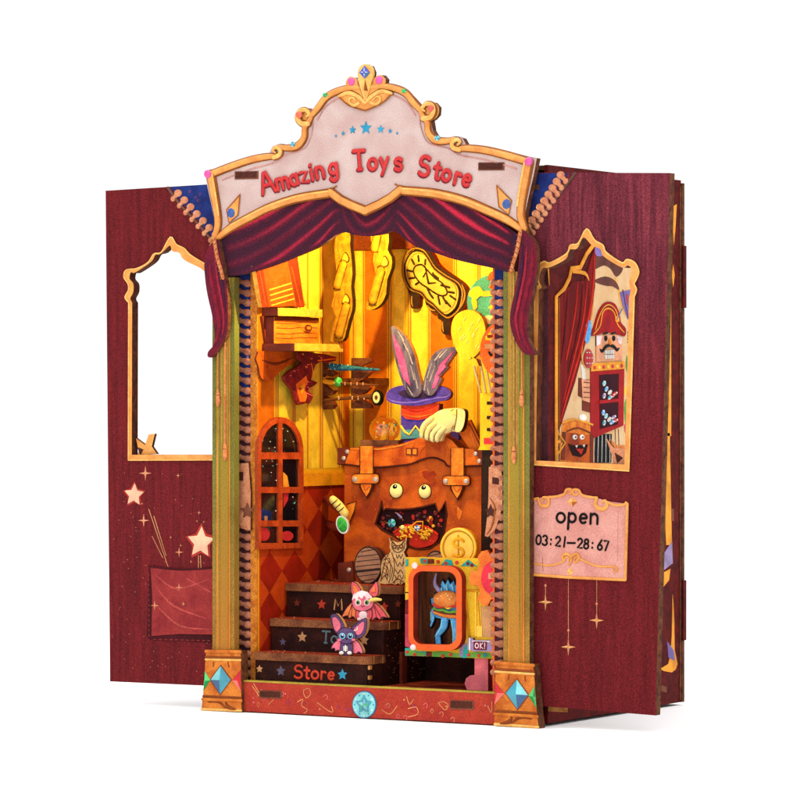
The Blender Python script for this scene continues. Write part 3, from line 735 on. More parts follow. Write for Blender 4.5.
# --- outer box
rw = MB(); zsb = P(541,724.5,2).z
rw.box(XR-4, XR, YS+.2, YD, zsb, ZT, darkred)
sw = shop.part('outer_wall', rw, label='outer side wall printed with a dark red pattern, curtain and toy soldier')
rw = MB(); rw.box(XLO, XLO+4, YS+.2, YD, zsb, ZT, darkred); shop.part('outer_wall', rw)
rw = MB(); rw.box(XLO+4.2, XR+1.6, YD+.02, YD+5, zsb, ZT-3, edge)
for a_, b_ in ((246,308),(580,640)): rw.box(XR+1.62, XR+3.4, YD-1, YD+6, Q(684,b_,XR).z, Q(684,a_,XR).z, darkred)
shop.part('back_board', rw)
rw = MB(); rw.box(XLO+4.2, XR-4.2, YS+.2, YD-.2, ZT-5, ZT-.4, edge); shop.part('roof_board', rw)
ar = MB(); ap = SP(XR)
cream = zN((213,74),(232,88),(262,104),(300,128),(345,150),(345,245),(335,790),(98,780),(100,640),(150,500),(190,350),(208,200))
ar.poly(ap, cream, creamp, .3)
ar.poly(ap, zN((212,110),(240,100),(280,120),(300,150),(280,175),(262,150),(240,140),(212,150)), brownp, .6, smooth=3)
ar.poly(ap, zN((216,78),(238,84),(244,100),(232,112),(215,106)), purp, .8, smooth=3)
ar.poly(ap, zN((98,246),(145,190),(182,186),(216,72),(214,205),(192,350),(152,500),(104,646),(98,640)), curt, .7)
for L_ in (((212,110),(205,230),(180,360),(140,500),(106,620)), ((190,190),(178,300),(150,420),(115,560)), ((160,200),(150,300),(125,430))): ar.tube(ap, zN(*L_), [.8,1.6,2,1.6,.6][:len(L_)] if len(L_) == 5 else [.5,1.2,1.2,.5][:len(L_)], curb, .8, .4, 5)
for L_ in (((176,200),(165,320),(130,470)), ((130,215),(122,330),(108,440))): ar.tube(ap, zN(*L_), [.5,2,.5], darkred, .8, .4, 5)
ar.tube(ap, zN((94,745),(94,235),(118,212),(134,180),(140,150),(168,146),(188,104),(214,70)), 2.6, org, .8, .5)
ar.tube(ap, zN((102,745),(102,240)), .8, goldk, 1.4, .5); ar.tube(ap, zN((146,158),(182,164),(194,186)), [2,2,.6], org, .9, .5, 3)
ar.tube(ap, zN((94,650),(120,686),(94,724)), 1.6, org, 1.2, .5); ar.gem(ap, zN((104,668),(94,686),(104,704),(114,686)), [org, goldk], 1, 1.4)
ar.tube(ap, zN((70,150),(74,200)), [1.4,.3], org, .4, .5)
# toy chest print
ar.poly(ap, zN((112,634),(130,618),(186,622),(208,644),(212,758),(104,746)), strapm, .9)
ar.poly(ap, zN((116,652),(206,664),(206,748),(110,738)), case, 1.2); ar.poly(ap, zN((112,652),(122,652),(118,738),(108,738)), guard, 1.5); ar.poly(ap, zN((196,660),(206,662),(206,748),(196,746)), guard, 1.5); ar.tube(ap, zN((126,650),(160,640),(200,656)), .8, guard, 1.4, .5, 3); ar.poly(ap, zN((128,688),(150,694),(190,690),(184,716),(168,730),(142,724)), mouthm, 1.5); ar.poly(ap, zN((150,694),(158,693),(154,701)), white, 1.9); ar.poly(ap, zN((172,692),(180,691),(177,700)), white, 1.9); ar.poly(ap, zN((152,704),(176,704),(168,722)), tonguem, 1.8)
for x, y in ((150,668),(172,668)): ar.dome(ap, zN((x,y))[0], 2.4, 2.6, .6, white, 1.3, 10); ar.dome(ap, zN((x+1,y))[0], .9, 1.1, .5, black, 1.8, 8)
ar.tube(ap, zN((112,625),(150,614),(205,630)), 1.2, org, 1.1, .5, 3)
ar.poly(ap, ell(zN((175,608))[0], 3.6, 3.4), white, 1.3)
# toy soldier
def s_(m_, l_, *pts, sm=0): ar.poly(ap, ym(*pts), m_, l_, smooth=sm)
s_(black, .7, (134,640),(228,640),(226,768),(136,768))
for i in range(5): ar.tube(ap, ym((150+i*17,645),(146+i*18,764)), .5, white, .9, .5)
for i in range(2): ar.tube(ap, ym((243+i*14,620),(246+i*15,740)), .45, brownp, .8, .5)
s_(ncr, 1.2, (132,345),(282,335),(278,602),(132,664))
s_(ncd, 1.6, (170,378),(256,372),(252,596),(172,618))
s_(ncr, 2, (168,490),(256,482),(256,496),(168,506))
for x, y, m_ in ((190,415,teall),(200,440,furb),(215,455,white),(238,460,gemred),(190,470,mauve),(215,478,teal),(228,470,gemred),(186,545,furb),(198,560,teall),(212,575,white),(232,565,mauve),(190,590,teal),(224,588,furb),(240,580,gemred)):
    ar.gem(ap, ell(ym((x,y))[0], 1.9, 3.0, 6, rot=x), [m_, white, m_], 1, 1.8)
s_(org, 1.7, (132,326),(280,316),(283,350),(132,362))
for i in range(7): ar.poly(ap, ell(ym((147+i*20,345-i*1.3))[0], 1.3, 1.9, 10), chee if i % 2 else gemred, 2.1)
s_(skin, 1.5, (156,200),(270,200),(272,312),(156,318))
s_(hairw, 1.7, (156,205),(182,202),(172,240),(156,250)); s_(hairw, 1.7, (246,205),(270,208),(268,240),(256,238))
s_(ncr, 1.9, (134,204),(148,156),(168,92),(200,54),(238,62),(258,108),(264,144),(286,172),(280,206),(236,192),(190,190), sm=3)
ar.tube(ap, ym((142,196),(170,160),(182,100),(206,82),(232,100),(246,150),(276,188)), .9, org, 2.1, .5, 4); ar.tube(ap, ym((150,176),(162,130),(185,80),(212,66),(240,90),(254,140)), .5, chee, 2.1, .5, 4)
ar.tube(ap, ym((244,130),(268,84)), [.6,.9], teald, 2.3, .5); ar.poly(ap, ell(ym((246,130))[0], 2, 3), org, 2.2)
for x in (197,232): ar.poly(ap, ell(ym((x,215))[0], 1.6, 2.8, 12), black, 1.9); ar.tube(ap, ym((x-10,194),(x+8,190)), .9, black, 2, .5)
ar.dome(ap, ym((215,232))[0], 1.8, 4.5, 1.5, bun, 1.5)
ar.tube(ap, ym((170,262),(180,272),(196,252),(214,246),(232,252),(246,266),(256,258)), [.5,1.8,1.8,1.4,1.8,1.8,.5], black, 2, .5, 4)
s_(white, 2.3, (192,268),(232,266),(232,304),(193,306))
for i in range(1, 5): ar.tube(ap, ym((192+i*8,268),(193+i*8,304)), .2, brownp, 2.5, .5)
ar.tube(ap, ym((192,286),(232,285)), .25, brownp, 2.5, .5)
s_(guard, .9, (80,390),(132,400),(132,545),(96,535),(96,480),(78,470)); s_(skin, 1.2, (92,395),(128,402),(128,500),(96,490))
for y in (410,432,454,476): ar.tube(ap, ym((100,y),(126,y+2)), .4, guard, 1.4, .5)
s_(white, 1, (90,330),(106,335),(112,398),(96,395)); ar.tube(ap, ym((96,240),(92,300),(104,345)), .9, org, 1.1, .5, 3)
ar.dome(ap, ym((122,305))[0], 4.6, 9.6, 1.5, gemred, 1.4)
for i in range(9): ar.poly(ap, ell(ym((110+(i % 3)*11, 278+(i//3)*24))[0], .5, .7, 8), white, 3, .9)
s_(furb, 1.2, (114,150),(132,135),(134,190),(122,235),(108,225),(110,180), sm=3)
# right of the soldier
s_(purp, .8, (262,10),(330,-6),(326,60),(308,126),(298,130),(276,70)); ar.tube(ap, ym((276,0),(290,80),(302,130),(322,60)), .6, brownp, 1, .5)
s_(redl, 1.1, (290,20),(300,24),(296,70)); s_(brownp, .6, (150,-40),(200,-60),(244,-40),(262,0),(232,-16),(196,-20), sm=3); s_(bun, .5, (120,60),(150,10),(140,120),(118,180), sm=3); s_(chee, .5, (276,420),(296,440),(286,470),(274,450), sm=3); s_(batr, .6, (284,600),(304,590),(304,640),(288,636), sm=3); s_(treas, .5, (240,-60),(262,0),(290,120),(268,60), sm=3)
for i in range(4): ar.poly(ap, ell(ym((306,190+i*14))[0], 1.8, 1.6, 10), brownp, .7)
s_(lett, .7, (296,290),(304,330),(300,368),(290,340), sm=3); s_(lett, .6, (286,500),(318,470),(310,560),(290,600), sm=3)
s_(bun, 1, (222,662),(250,690),(284,690),(306,742),(270,740),(262,768),(238,735))
s_(guard, 1.2, (250,730),(284,752),(262,770)); 
# slice behind the door's far edge
ar.poly(ap, yn((78,112),(104,98),(100,170),(96,215),(92,160),(84,140)), org, .5); ar.poly(ap, yn((94,270),(98,300),(94,335),(90,300)), org, .5)
ar.poly(ap, yn((74,364),(88,372),(88,760),(74,760)), org, .5)
ar.poly(ap, yo((60,-20),(84,-20),(90,300),(74,300)), org, .5); ar.poly(ap, yo((56,342),(90,290),(92,352),(56,380)), mauve, .8); ar.poly(ap, yo((56,384),(86,368),(82,400),(56,432)), org, .5)
ar.poly(ap, yo((92,440),(97,520),(98,600),(106,640),(90,664),(52,652),(80,640),(90,560)), org, .5, smooth=2); ar.poly(ap, yo((76,575),(94,600),(98,630),(80,622)), purp, .8)
ar.poly(ap, yo((60,700),(76,705),(76,722),(60,718)), slotm, .5); ar.poly(ap, yo((88,195),(96,197),(96,232),(88,230)), slotm, .5)
ar.box(XR+.02, XR+.8, YD-4, YD, zsb+2, ZT-6, edge)
shop.part('painted_scene', ar, sw)

# --- doors (the two maroon wings)
YW = 6; wp = FP(YW)
lo = [(105.6,190.7),(203,184.7),(222,183.6),(226,687),(201,685.5),(110,681.5)]
il = zI((99,786),(100,380),(95,369),(103,352),(103,330),(93,316),(97,303),(108,304),(150,276),(163,256),(181,250),(198,232),(207,247),(226,252),(238,270),(282,292))
il = [(x-4.6*(1 if y > 250 else .8), y-(1.5 if y < 275 else 0)) for x, y in il]; il = il[:1]+cr(il[1:], 4)+zI((296,310),(304,330),(306,786))
ol = zI((78,800),(79,380),(69,366),(78,348),(77,330),(66,312),(72,294),(100,290),(130,274),(146,251),(166,246),(190,206),(206,226),(226,236),(245,255),(290,282))
ol = ol[:1]+cr(ol[1:], 4)+zI((306,300),(318,325),(320,800))
d = MB(); d.poly(wp, lo, maroon, 0, 9, edge, holes=[[((x-174)*1.03+174, (y-350)*1.01+350) for x, y in il]])
dl = shop.part('door', d, label='maroon door with see-through pointed window and patch pocket of stars')
fz = MB(); fz.poly(wp, ol, gold, 1.4, 10.9, M('door window reveal', (104,56,36), .8, .3, rgb2=(70,34,26), ms=8), holes=[il])
fz.tube(wp, ol+ol[:1], .9, goldlt, 1.5, .6)
fz.poly(FP(YW+3), zI((96,742),(120,760),(130,732),(146,730),(138,764),(152,784),(125,786),(118,800),(96,800),(103,776)), gold, 0, 4, edge)
fz.poly(FP(YW+3), zI((100,766),(116,772),(108,788)), slotd, .4)
shop.part('window_frame', fz, dl)
o_ = MB()
def spark(mb, pl, c, r, m_, l_=.5): mb.poly(pl, starp(c, r, 4, .2), m_, l_)
for x, y, r in ((102,192,11.5),(300,333,16)):
    c = zJ((x, y))[0]; o_.poly(wp, starp(c, r*1.18, 5, .56), glow2, .3); o_.poly(wp, starp(c, r, 5, .5, .06), glowst, .7)
for x, y, r in ((135,128,7.5),(130,268,6.5),(235,362,5),(294,245,2.5),(232,135,2.4),(210,318,1.6),(288,270,1.4),(308,272,1.4),(240,342,1.8),(125,218,1.4),(270,390,1.6)): spark(o_, wp, zJ((x, y))[0], r, bead)
for a_, b_ in (((145,235),(202,405)), ((155,315),(186,378)), ((160,255),(196,372)), ((292,372),(292,415)), ((298,372),(300,415))): o_.tube(wp, zJ(a_, b_), .45, tan, .2, .5)
for i in range(70):
    x, y = random.uniform(112,208), random.uniform(470,678); o_.poly(wp, ell((x,y), .35, .4, 5), bead, .15)
shop.part('star_print', o_, dl)
pk = MB()
pk.poly(wp, zJ((146,400),(152,412),(340,420),(342,630),(150,622),(140,612)), stitch, .6)
pk.poly(wp, zJ((152,404),(178,410),(240,412),(342,408),(342,606),(240,604),(155,610),(158,500)), pockm, 1.6)
for L_ in (((168,430),(230,470),(330,440)), ((165,460),(220,520),(320,560)), ((170,520),(240,580),(330,590)), ((260,440),(330,480))): pk.tube(wp, zJ(*L_), [.3,1.5,.3] if len(L_) == 3 else .8, M('pocket fold', (172,70,66), .75, .2), 1.5, .4, 5)
pk.tube(wp, zJ((152,405),(240,414),(335,409)), .9, stitch, 1.6, .6, 4)
for i in range(13): pk.tube(wp, zJ((146,425+i*15),(146.5,432+i*15)), .45, pockm, .7, .6)
for i in range(11): pk.tube(wp, zJ((160+i*16,620+i*.4),(168+i*16,620+i*.4)), .45, pockm, .7, .6)
spark(pk, wp, zJ((237,466))[0], 4, bead, 2); spark(pk, wp, zJ((165,520))[0], 5, bead, 2); spark(pk, wp, zJ((250,515))[0], 2.4, tan, 2)
shop.part('pocket', pk, dl)
cb = MB(); cb.poly(wp, zI((188,72),(330,62),(330,240),(300,206),(262,160),(214,108)), blue, .4)
cb.tube(wp, zI((182,74),(214,118),(262,170),(306,222)), 1.5, M('braid', (104,70,60), .7, .3), .6, .5, 4)
for i in range(7):
    t = i/5.; x, y = zI((206+85*t*.98, 92+92*t))[0]; bead_at(cb, wp, x, y, -0.85, 4.1, .4, bead)
for x, y in ((256,100),(268,92),(262,108),(240,84)): cb.poly(wp, starp(zI((x,y))[0], 2.6), M('violet star', (90,60,110), .7, .2), .7)
shop.part('corner_braid', cb, dl)

ro = [(529,172.6),(541,172.5),(670,173),(655.5,715.5),(542,706),(529,704.6)]
orr = zN((22,752),(24,540),(30,250),(28,215),(46,200),(36,170),(40,145),(60,128),(80,132),(130,104),(142,78),(166,72),(192,28),(216,62),(242,78),(252,100),(300,132),(316,122),(340,132),(352,158),(346,180),(338,196),(345,214),(338,236),(330,500),(322,772))
irr = zN((44,740),(46,540),(52,255),(52,215),(62,206),(54,190),(56,168),(66,148),(86,146),(136,120),(146,92),(170,88),(190,54),(208,78),(234,90),(244,112),(300,146),(318,140),(330,150),(330,168),(322,190),(326,216),(322,240),(316,500),(308,752))
irr = [((x-2.6) if x < 588 else x, y) for x, y in irr]
orr = orr[:3]+cr(orr[3:-2], 4)+orr[-2:]; irr = irr[:3]+cr(irr[3:-2], 4)+irr[-2:]
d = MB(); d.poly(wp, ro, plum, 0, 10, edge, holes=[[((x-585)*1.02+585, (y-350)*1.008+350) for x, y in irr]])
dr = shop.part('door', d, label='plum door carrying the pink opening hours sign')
fz = MB(); fz.poly(wp, orr, gold, 1.4, 11.9, M('door window reveal', (104,56,36), .8, .3, rgb2=(70,34,26), ms=8), holes=[irr]); fz.tube(wp, orr+orr[:1], .9, goldlt, 1.5, .6)
fz.poly(FP(YW+5), zN((250,672),(272,700),(300,704),(314,690),(312,752),(270,750),(268,726)), bead, 0, 3, edge); fz.poly(FP(YW+5), zN((276,716),(302,732),(284,748)), slotd, .4)
shop.part('window_frame', fz, dr)
sg = MB()
sg.poly(wp, zO((80,118),(120,112),(170,104),(196,96),(215,84),(236,96),(262,106),(330,124),(382,130),(379,240),(376,357),(200,348),(80,340)), pinkg, 1.6)
sg.tube(wp, zO((84,120),(116,114)), 1.4, gold, 1.7, .6)
sg.tube(wp, zO((116,114),(124,134),(144,134),(146,114),(130,112),(132,122)), [1.4,2,2,1.8,1.3,.8], gold, 2.1, .7, 5)
sg.tube(wp, zO((146,110),(172,108),(192,102),(200,88),(214,88),(212,100),(204,98)), [1.4,1.4,1.4,1.5,1.4,1.2,.7], gold, 1.9, .7, 5)
sg.tube(wp, zO((236,98),(228,104),(218,98),(222,88),(236,90),(246,104),(270,110),(290,112)), [.7,1.2,1.4,1.5,1.4,1.4,1.4,1.4], gold, 1.9, .7, 5)
sg.tube(wp, zO((290,112),(286,134),(304,146),(320,136),(314,120),(304,126)), [1.4,2.2,2.2,1.9,1.4,.8], gold, 2.1, .7, 5)
sg.tube(wp, zO((318,124),(345,134),(370,132),(376,126)), 1.3, gold, 1.9, .7, 4)
sg.tube(wp, zO((380,130),(377,240),(374,354)), 1.5, gold, 1.9, .7)
sg.tube(wp, zO((82,338),(200,347),(374,355)), 1.5, gold, 1.9, .7)
sg.tube(wp, zO((84,300),(100,298),(96,288),(88,292)), .9, goldk, 1.8, .6, 4)
sg.tube(wp, zO((90,304),(150,312),(190,300),(196,288),(208,290),(206,300)), [1,1,1,1,.8,.5], gold, 1.9, .6, 4)
sg.tube(wp, zO((236,298),(228,304),(222,296),(230,286),(246,296),(290,314),(340,316),(352,326),(340,330),(338,320)), [.5,.8,1,1.1,1.1,1.1,1,1,.8,.5], gold, 1.9, .6, 4)
sg.gem(wp, zO((217,110),(202,124),(217,138),(232,124)), [goldlt, gold, goldk, gold], 1.2, 1.7); sg.gem(wp, zO((210,318),(200,330),(210,344),(220,330)), [goldlt, gold], 1.2, 1.7)
sg.tube(wp, zO((128,290),(130,330)), .3, goldk, 1.7, .5); sg.tube(wp, zO((352,150),(350,300)), .3, pinkd, 1.7, .5)
sg.tube(wp, zO((196,300),(188,288),(196,278),(212,284),(214,300),(206,312)), [.7,1.3,1.5,1.5,1.2,.6], gold, 2.1, .7, 4); sg.tube(wp, zO((228,300),(238,288),(230,278),(216,284)), [.7,1.3,1.5,1.2], gold, 2.3, .7, 4)
sgo = shop.part('opening_sign', sg, dr)
tx = MB()
text(tx, wp, 'open', *zO((168,185))[0], 16.5, 1.25, black, 1.9, .035, .1, 1.0)
x = 108
for ch, cx in (('0',108),('3',128),(':',149),('2',166),('1',188),('-',200),('2',231),('8',250),(':',272),('6',290),('7',309)):
    cxp, cyp = zO((cx, 250+(cx-108)*.085))[0]; glyph(tx, wp, ch, cxp, cyp, 10, 1.0, black, 1.9, -4, .98 if ch != '-' else 1.0)
shop.part('lettering', tx, sgo)
o_ = MB()
for x, y, y0 in ((135,421,368), (203,554,346), (287,475,352)):
    c = zO((x, y))[0]; o_.gem(wp, starp(c, 9.2, 4, .22, sx=.8), [bead, bead, goldlt, tan], 1.2, .4); o_.tube(wp, [zO((x, y0))[0], (c[0], c[1]-8)], .3, tan, .2, .5)
    o_.dome(wp, (c[0], zO((x, y-49))[0][1]), 1.2, 1.4, .8, bead, .2, 10)
shop.part('star_print', o_, dr)
cb = MB(); cb.poly(wp, zM((50,104),(214,102),(150,190),(40,345)), blue, .4)
cb.tube(wp, zM((246,104),(180,190),(100,290),(50,352)), 1.6, M('braid', (104,70,60)), .6, .5, 4)
for i in range(9):
    t = i/7.; x, y = zM((188-128*t, 118+200*t))[0]; bead_at(cb, wp, x, y, -2.25, 4.3, .4, bead)
shop.part('corner_braid', cb, dr)
w = MB(); hx = Q(656,689,XR).y
w.box(XR+.02, XR+34, 16.5, 24, P(640,705,16).z, P(640,696,16).z, edgel); w.box(XR+.02, XR+20, 16.5, 20, P(560,712,16).z, P(560,704,16).z, edgel)
shop.part('door_bracket', w)
shop.done()

# =====================================================================
# STAIRCASE
# =====================================================================
stair = Thing('staircase', 'three dark lettered steps with walnut edges beside the harlequin wall', 'staircase')
XS = P(369, 655, 4).x; X0 = XL+3.4
zt1 = P(260, 652.2, 4).z; zt2 = P(274, 618.4, 34).z; zt3 = P(292, 583.2, 64).z
def tread_outline(x0, x1, y0, y1, r=9, n=6):
    p = [(x0, y1), (x0, y0)]
    for i in range(n+1):
        a_ = math.pi/2*i/n; p.append((x1-r+r*math.sin(a_), y0+r-r*math.cos(a_)))
    return p+[(x1, y1)]
for k, (y0, zt_, pz_) in enumerate(((4, zt1, ZF), (34, zt2, zt1), (64, zt3, zt2))):
    y1 = y0+32 if k < 2 else YB-1
    r = MB(); r.box(X0, XS-4, y0+3, y1-.5, pz_-(.0 if k == 0 else 8)+.1, zt_-8.1, stepd)
    r.box(XS-4, XS-2, y0+4, y1-.6, ZF+.1, zt_-8.15, stepd)
    rz = stair.part('riser', r)
    t = MB(); t.plate([(a_, b_, zt_) for a_, b_ in tread_outline(X0-.2, XS, y0, y1)], (0,0,1), 8, stept, stepw)
    for i in range(26 if k < 2 else 60):
        a_, b_ = random.uniform(X0, XS-5), random.uniform(y0+1, y1-4); t.box(a_, a_+random.uniform(.6,1.8), b_, b_+1, zt_+.01, zt_+random.uniform(.3,.9), (stept, tan, stepw)[i % 3])
    for q in (XS-.0,): t.box(q+.01, q+.5, y0+9, y0+10, zt_-8, zt_, edgel); t.box(q+.01, q+.5, y0+26, y0+27, zt_-8, zt_, edgel)
    stair.part('tread', t)
    lp = FP(y0+3); L_ = MB()
    if k == 0:
        text(L_, lp, 'Store', *yl((220,540))[0], 13.2, 1.35, redst, .2, .05, .1, 1.0)
        L_.poly(lp, starp(yl((155,505))[0], 5.6, 5, .5), grey, .4); L_.poly(lp, starp(yl((463,523))[0], 5.8, 5, .5), bluest, .4); L_.poly(lp, starp(yl((48,495))[0], 4, 5, .5), tan, .4)
    if k == 1:
        text(L_, lp, 'Toys', *yl((360,364))[0], 12, 1.1, steel, .2, .05, .08, .95)
        L_.poly(lp, starp(yl((262,335))[0], 5.6, 5, .5), tan, .4); L_.poly(lp, starp(yl((572,352))[0], 5.4, 5, .5), tan, .4); L_.poly(lp, starp(yl((165,360))[0], 4, 5, .5), grey, .4)
    if k == 2:
        text(L_, lp, 'M', *yl((420,196))[0], 10.5, 1.0, tan, .2, .05, .08, 1.0)
        L_.poly(lp, starp(yl((359,172))[0], 5.4, 5, .5), redst, .4); L_.poly(lp, starp(yl((672,184))[0], 5, 5, .5), redst, .4)
        for x, y in ((235,165),(740,170)): L_.poly(lp, starp(yl((x, y))[0], 4, 5, .5), guard, .4)
    stair.part('lettering', L_, rz)
sb = MB(); sb.box(XS-2+.02, XS-.6, 8, 33, ZF+.1, zt1-8.2, stepd)
for i in range(120):
    yy, zz = random.uniform(40, 140), random.uniform(ZF+2, zt2-12); sb.box(XS-.5, XS-.3, yy, yy+.8, zz, zz+.7, tan if i % 3 else redst)
for zz in (ZF+8, ZF+18): sb.box(XS-2, XS+.6, 5, 9, zz, zz+4, edgel)
sb.box(XS-1.9, XS-.5, 33.1, YB-2, ZF+.1, zt2-8.2, stepd)
stair.part('side_panel', sb)
pf = MB(); pf.box(XS+.05, XR2-.5, 112, YB-1, zt3-8, zt3-.02, stepw); pf.box(XS+.05, XR2-.5, 116, YB-1.2, ZF+.1, zt3-8.02, stepd); stair.part('platform', pf)
stair.done()

# =====================================================================
# SUITCASE AND WHAT IS ON IT
# =====================================================================
YC = 120; sp_ = FP(YC)
sc_ = Thing('suitcase', 'big orange leather suitcase with monster face and open mouth, on the top step', 'suitcase')
zbase = zt3
b = MB(); yb0 = 400 - 0
def zpx(x, Y, zv):      # photo row of height zv above pixel column x at depth Y
    a_, b_ = P(x, 400, Y), P(x, 600, Y); return 400+200*(zv-a_.z)/(b_.z-a_.z)
bl_, br_ = zpx(344, YC, zbase), zpx(484, YC, zbase)
mouth = yf((243,336),(236,372),(226,400),(213,440),(245,470),(300,498),(345,530),(375,552),(420,562),(470,558),(512,530),(538,480),(550,400),(543,336),(528,368),(509,390),(496,346),(440,362),(380,372),(320,375),(262,370),(252,380),(246,356))
b.poly(sp_, [(344.5,463),(418,463),(425,455.5),(444,455.5),(452,463.5),(481.5,464),(481,br_),(344,bl_)], case, 0, 42, guard, holes=[mouth])
bd = sc_.part('body', b)
m_ = MB(); m_.poly(FP(YC+4), yf((200,325),(560,325),(560,600),(200,600)), mouthm, 0, 1)
m_.tube(sp_, mouth+mouth[:1], 1.1, outl, .1, .6)
for i in range(40):
    x, y = random.uniform(240,530), random.uniform(385,470); m_.poly(FP(YC+4), ell(yf((x,y))[0], random.uniform(.8,2.2), random.uniform(.8,2.4), 7), (guard, drag, brownp, tonguem)[i % 4], random.uniform(.3,1))
mo = sc_.part('mouth', m_, bd)
tg = MB(); tg.poly(FP(YC+2.8), yf((300,488),(330,462),(400,446),(462,456),(510,490),(494,532),(440,552),(395,550),(345,524)), tonguem, .8, smooth=3)
tg.tube(FP(YC+2), yf((300,482),(345,458),(400,448),(462,460),(506,494)), 1.2, curb, 0, .7, 4)
sc_.part('tongue', tg, mo)
tr = MB(); tp = FP(YC+2)
for i in range(60):
    x = random.uniform(318,486); y = random.uniform(450,512)+abs(x-400)*.06; tr.gem(tp, ell(yf((x,y))[0], random.uniform(1,2.8), random.uniform(.8,1.8), 5, rot=random.uniform(0,90)), [treas, chee, coinm, case], 1.4, .6)
tr.tube(tp, yf((390,450),(410,432),(440,430),(440,470),(392,476),(386,450)), .7, treas, 1.4, .8)
tr.gem(tp, ell(yf((415,461))[0], 2.8, 3, 8), [white, furb, royal], 1.6, 2); tr.gem(tp, ell(yf((293,438))[0], 4, 4.4, 8), [mtl, teall, teald], 1.6, 1)
tr.dome(tp, yf((345,458))[0], 2.2, 2.4, 1.4, eyec, 1.6, 10); tr.tube(tp, yf((318,392),(338,412)), [1,1.4], mauve, 1, .6); tr.gem(tp, ell(yf((472,420))[0], 3.4, 3.4, 7), [case, treas, drag], 1.4, .6); tr.dome(tp, yf((488,452))[0], 1.6, 1.7, 1, treas, 1, 10)
sc_.part('treasure', tr, mo)
ld = MB(); lp = FP(YC-3)
lid = yf((38,84),(90,84),(240,80),(330,66),(400,44),(440,28),(540,30),(575,50),(606,86),(748,95),(748,166),(566,172),(540,150),(490,130),(430,140),(380,160),(300,170),(200,176),(38,160))
ld.poly(lp, lid, casel, 0, 47, guard)
ld.tube(lp, yf((38,158),(200,176),(300,170),(380,160),(430,140),(490,130),(540,150),(566,171),(746,166)), 1.1, outl, .1, .6, 3)
ld.tube(lp, yf((60,92),(140,90),(240,90),(330,74),(395,54)), [.3,.8,.8,.8,.3], strapm, .1, .5, 4)
for L_ in (((420,120),(440,80),(500,40)), ((450,110),(470,70),(520,44)), ((560,100),(540,60)), ((400,60),(380,110),(385,130))): ld.tube(lp, yf(*L_), [.3,1.2,.3] if len(L_) == 3 else .6, case, .1, .5, 4)
ld.poly(lp, yf((358,84),(414,84),(414,120),(358,118)), guard, .6); ld.poly(lp, yf((364,90),(382,90),(382,114),(364,112)), strapm, 1, .5); ld.poly(lp, yf((392,90),(409,90),(409,114),(392,114)), strapm, 1, .5)
li = sc_.part('lid', ld)
for (pts, rv) in ((((38,84),(96,84),(82,120),(70,160),(38,160)), ((84,102),(67,133))), (((678,92),(748,96),(748,166),(716,166),(700,130)), ((688,112),(705,146)))):
    g_ = MB(); g_.poly(lp, yf(*pts), guard, 1.2)
    for r_ in rv: g_.dome(lp, yf(r_)[0], 2.1, 2.3, 1.2, silver, 1.2, 12)
    sc_.part('corner_guard', g_, li)
g_ = MB(); zz = [(335,zpx(335,YC-4,zbase+12)), (352,zpx(352,YC-4,zbase+15)), (354,zpx(354,YC-4,zbase+.3)), (335,zpx(335,YC-4,zbase+.3))]
g_.poly(FP(YC-4), [(338,563),(352,561),(354,zz[2][1]),(338,zz[3][1])], guard, 0, 8); g_.dome(FP(YC-4), (349,570), 2.3, 2.5, 1.2, silver, .1, 12); sc_.part('corner_guard', g_, bd)
for dx, dy in ((0, 0), (427, 9)):
    s1 = MB(); q = lambda *p: yf(*[(x+dx, y+dy) for x, y in p])
    s1.poly(lp, q((144,76),(206,76),(206,212),(144,212)), strapm, 1.3); s1.tube(lp, q((144,78),(144,210)), .55, outl, 1.3, .6); s1.tube(lp, q((206,78),(206,210)), .55, outl, 1.3, .6)
    s1.poly(FP(YC-3), q((138,246),(206,246),(204,268),(190,298),(176,326),(160,300),(140,272)), outl, .6)
    s1.poly(FP(YC-3), q((148,244),(198,244),(196,268),(186,292),(174,312),(160,290),(149,266)), strapm, 1.4, 3)
    s1.tube(lp, q((158,256),(172,282),(190,262)), .5, case, 1.5, .6, 3)
    so = sc_.part('strap', s1)
    s3 = MB(); s3.poly(lp, q(*rr0(105,205,237,255,16)), outl, 1.6, 1.4)
    s3.poly(lp, q(*rr0(109,209,233,250,14)), strapm, 2.2, 1.0)
    for r_ in ((122,232),(218,232)): s3.dome(lp, q(r_)[0], 2.5, 2.8, 1.2, silver, 2.2, 12)
    sc_.part('buckle_plate', s3, so)
for (x, y, r, ang) in ((312,285,7.1,0),(447,289,6.7,1)):
    e = MB(); e.poly(sp_, ell(yf((x,y))[0], r, r*1.14), outl, .5); e.dome(sp_, yf((x,y))[0], r*.9, r*1.03, 2.4, eyec, .5, 24)
    e.dome(sp_, yf((x-1,y-17))[0], 2.5, 2.8, 1.0, black, 2.1, 14); e.dome(sp_, yf((x+3,y-22))[0], .8, .8, .5, white, 3.0, 8)
    sc_.part('eye', e, bd)
e = MB(); 
for pts in (((432,196),(452,190),(470,200),(490,192),(500,210),(480,236),(466,240),(440,222)), ((600,360),(622,380),(616,410),(606,425),(598,395))): e.poly(sp_, yf(*pts), M('leather patch', (160,52,18), .7, .2) if pts[0][0] < 500 else strapm, .25)
e.poly(sp_, yp((204,180),(250,168),(242,214),(212,286),(200,250)), strapm, 1.6); e.tube(sp_, yp((202,182),(250,168),(240,220),(212,288)), .6, outl, 1.6, .6)
for i in range(60): e.poly(sp_, ell((random.uniform(348,478), random.uniform(470,560)), .5, .5, 5), strapm, .12) if i % 3 else None
sc_.part('leather_patch', e, bd)
hd = MB(); hp = FP(YC+2)
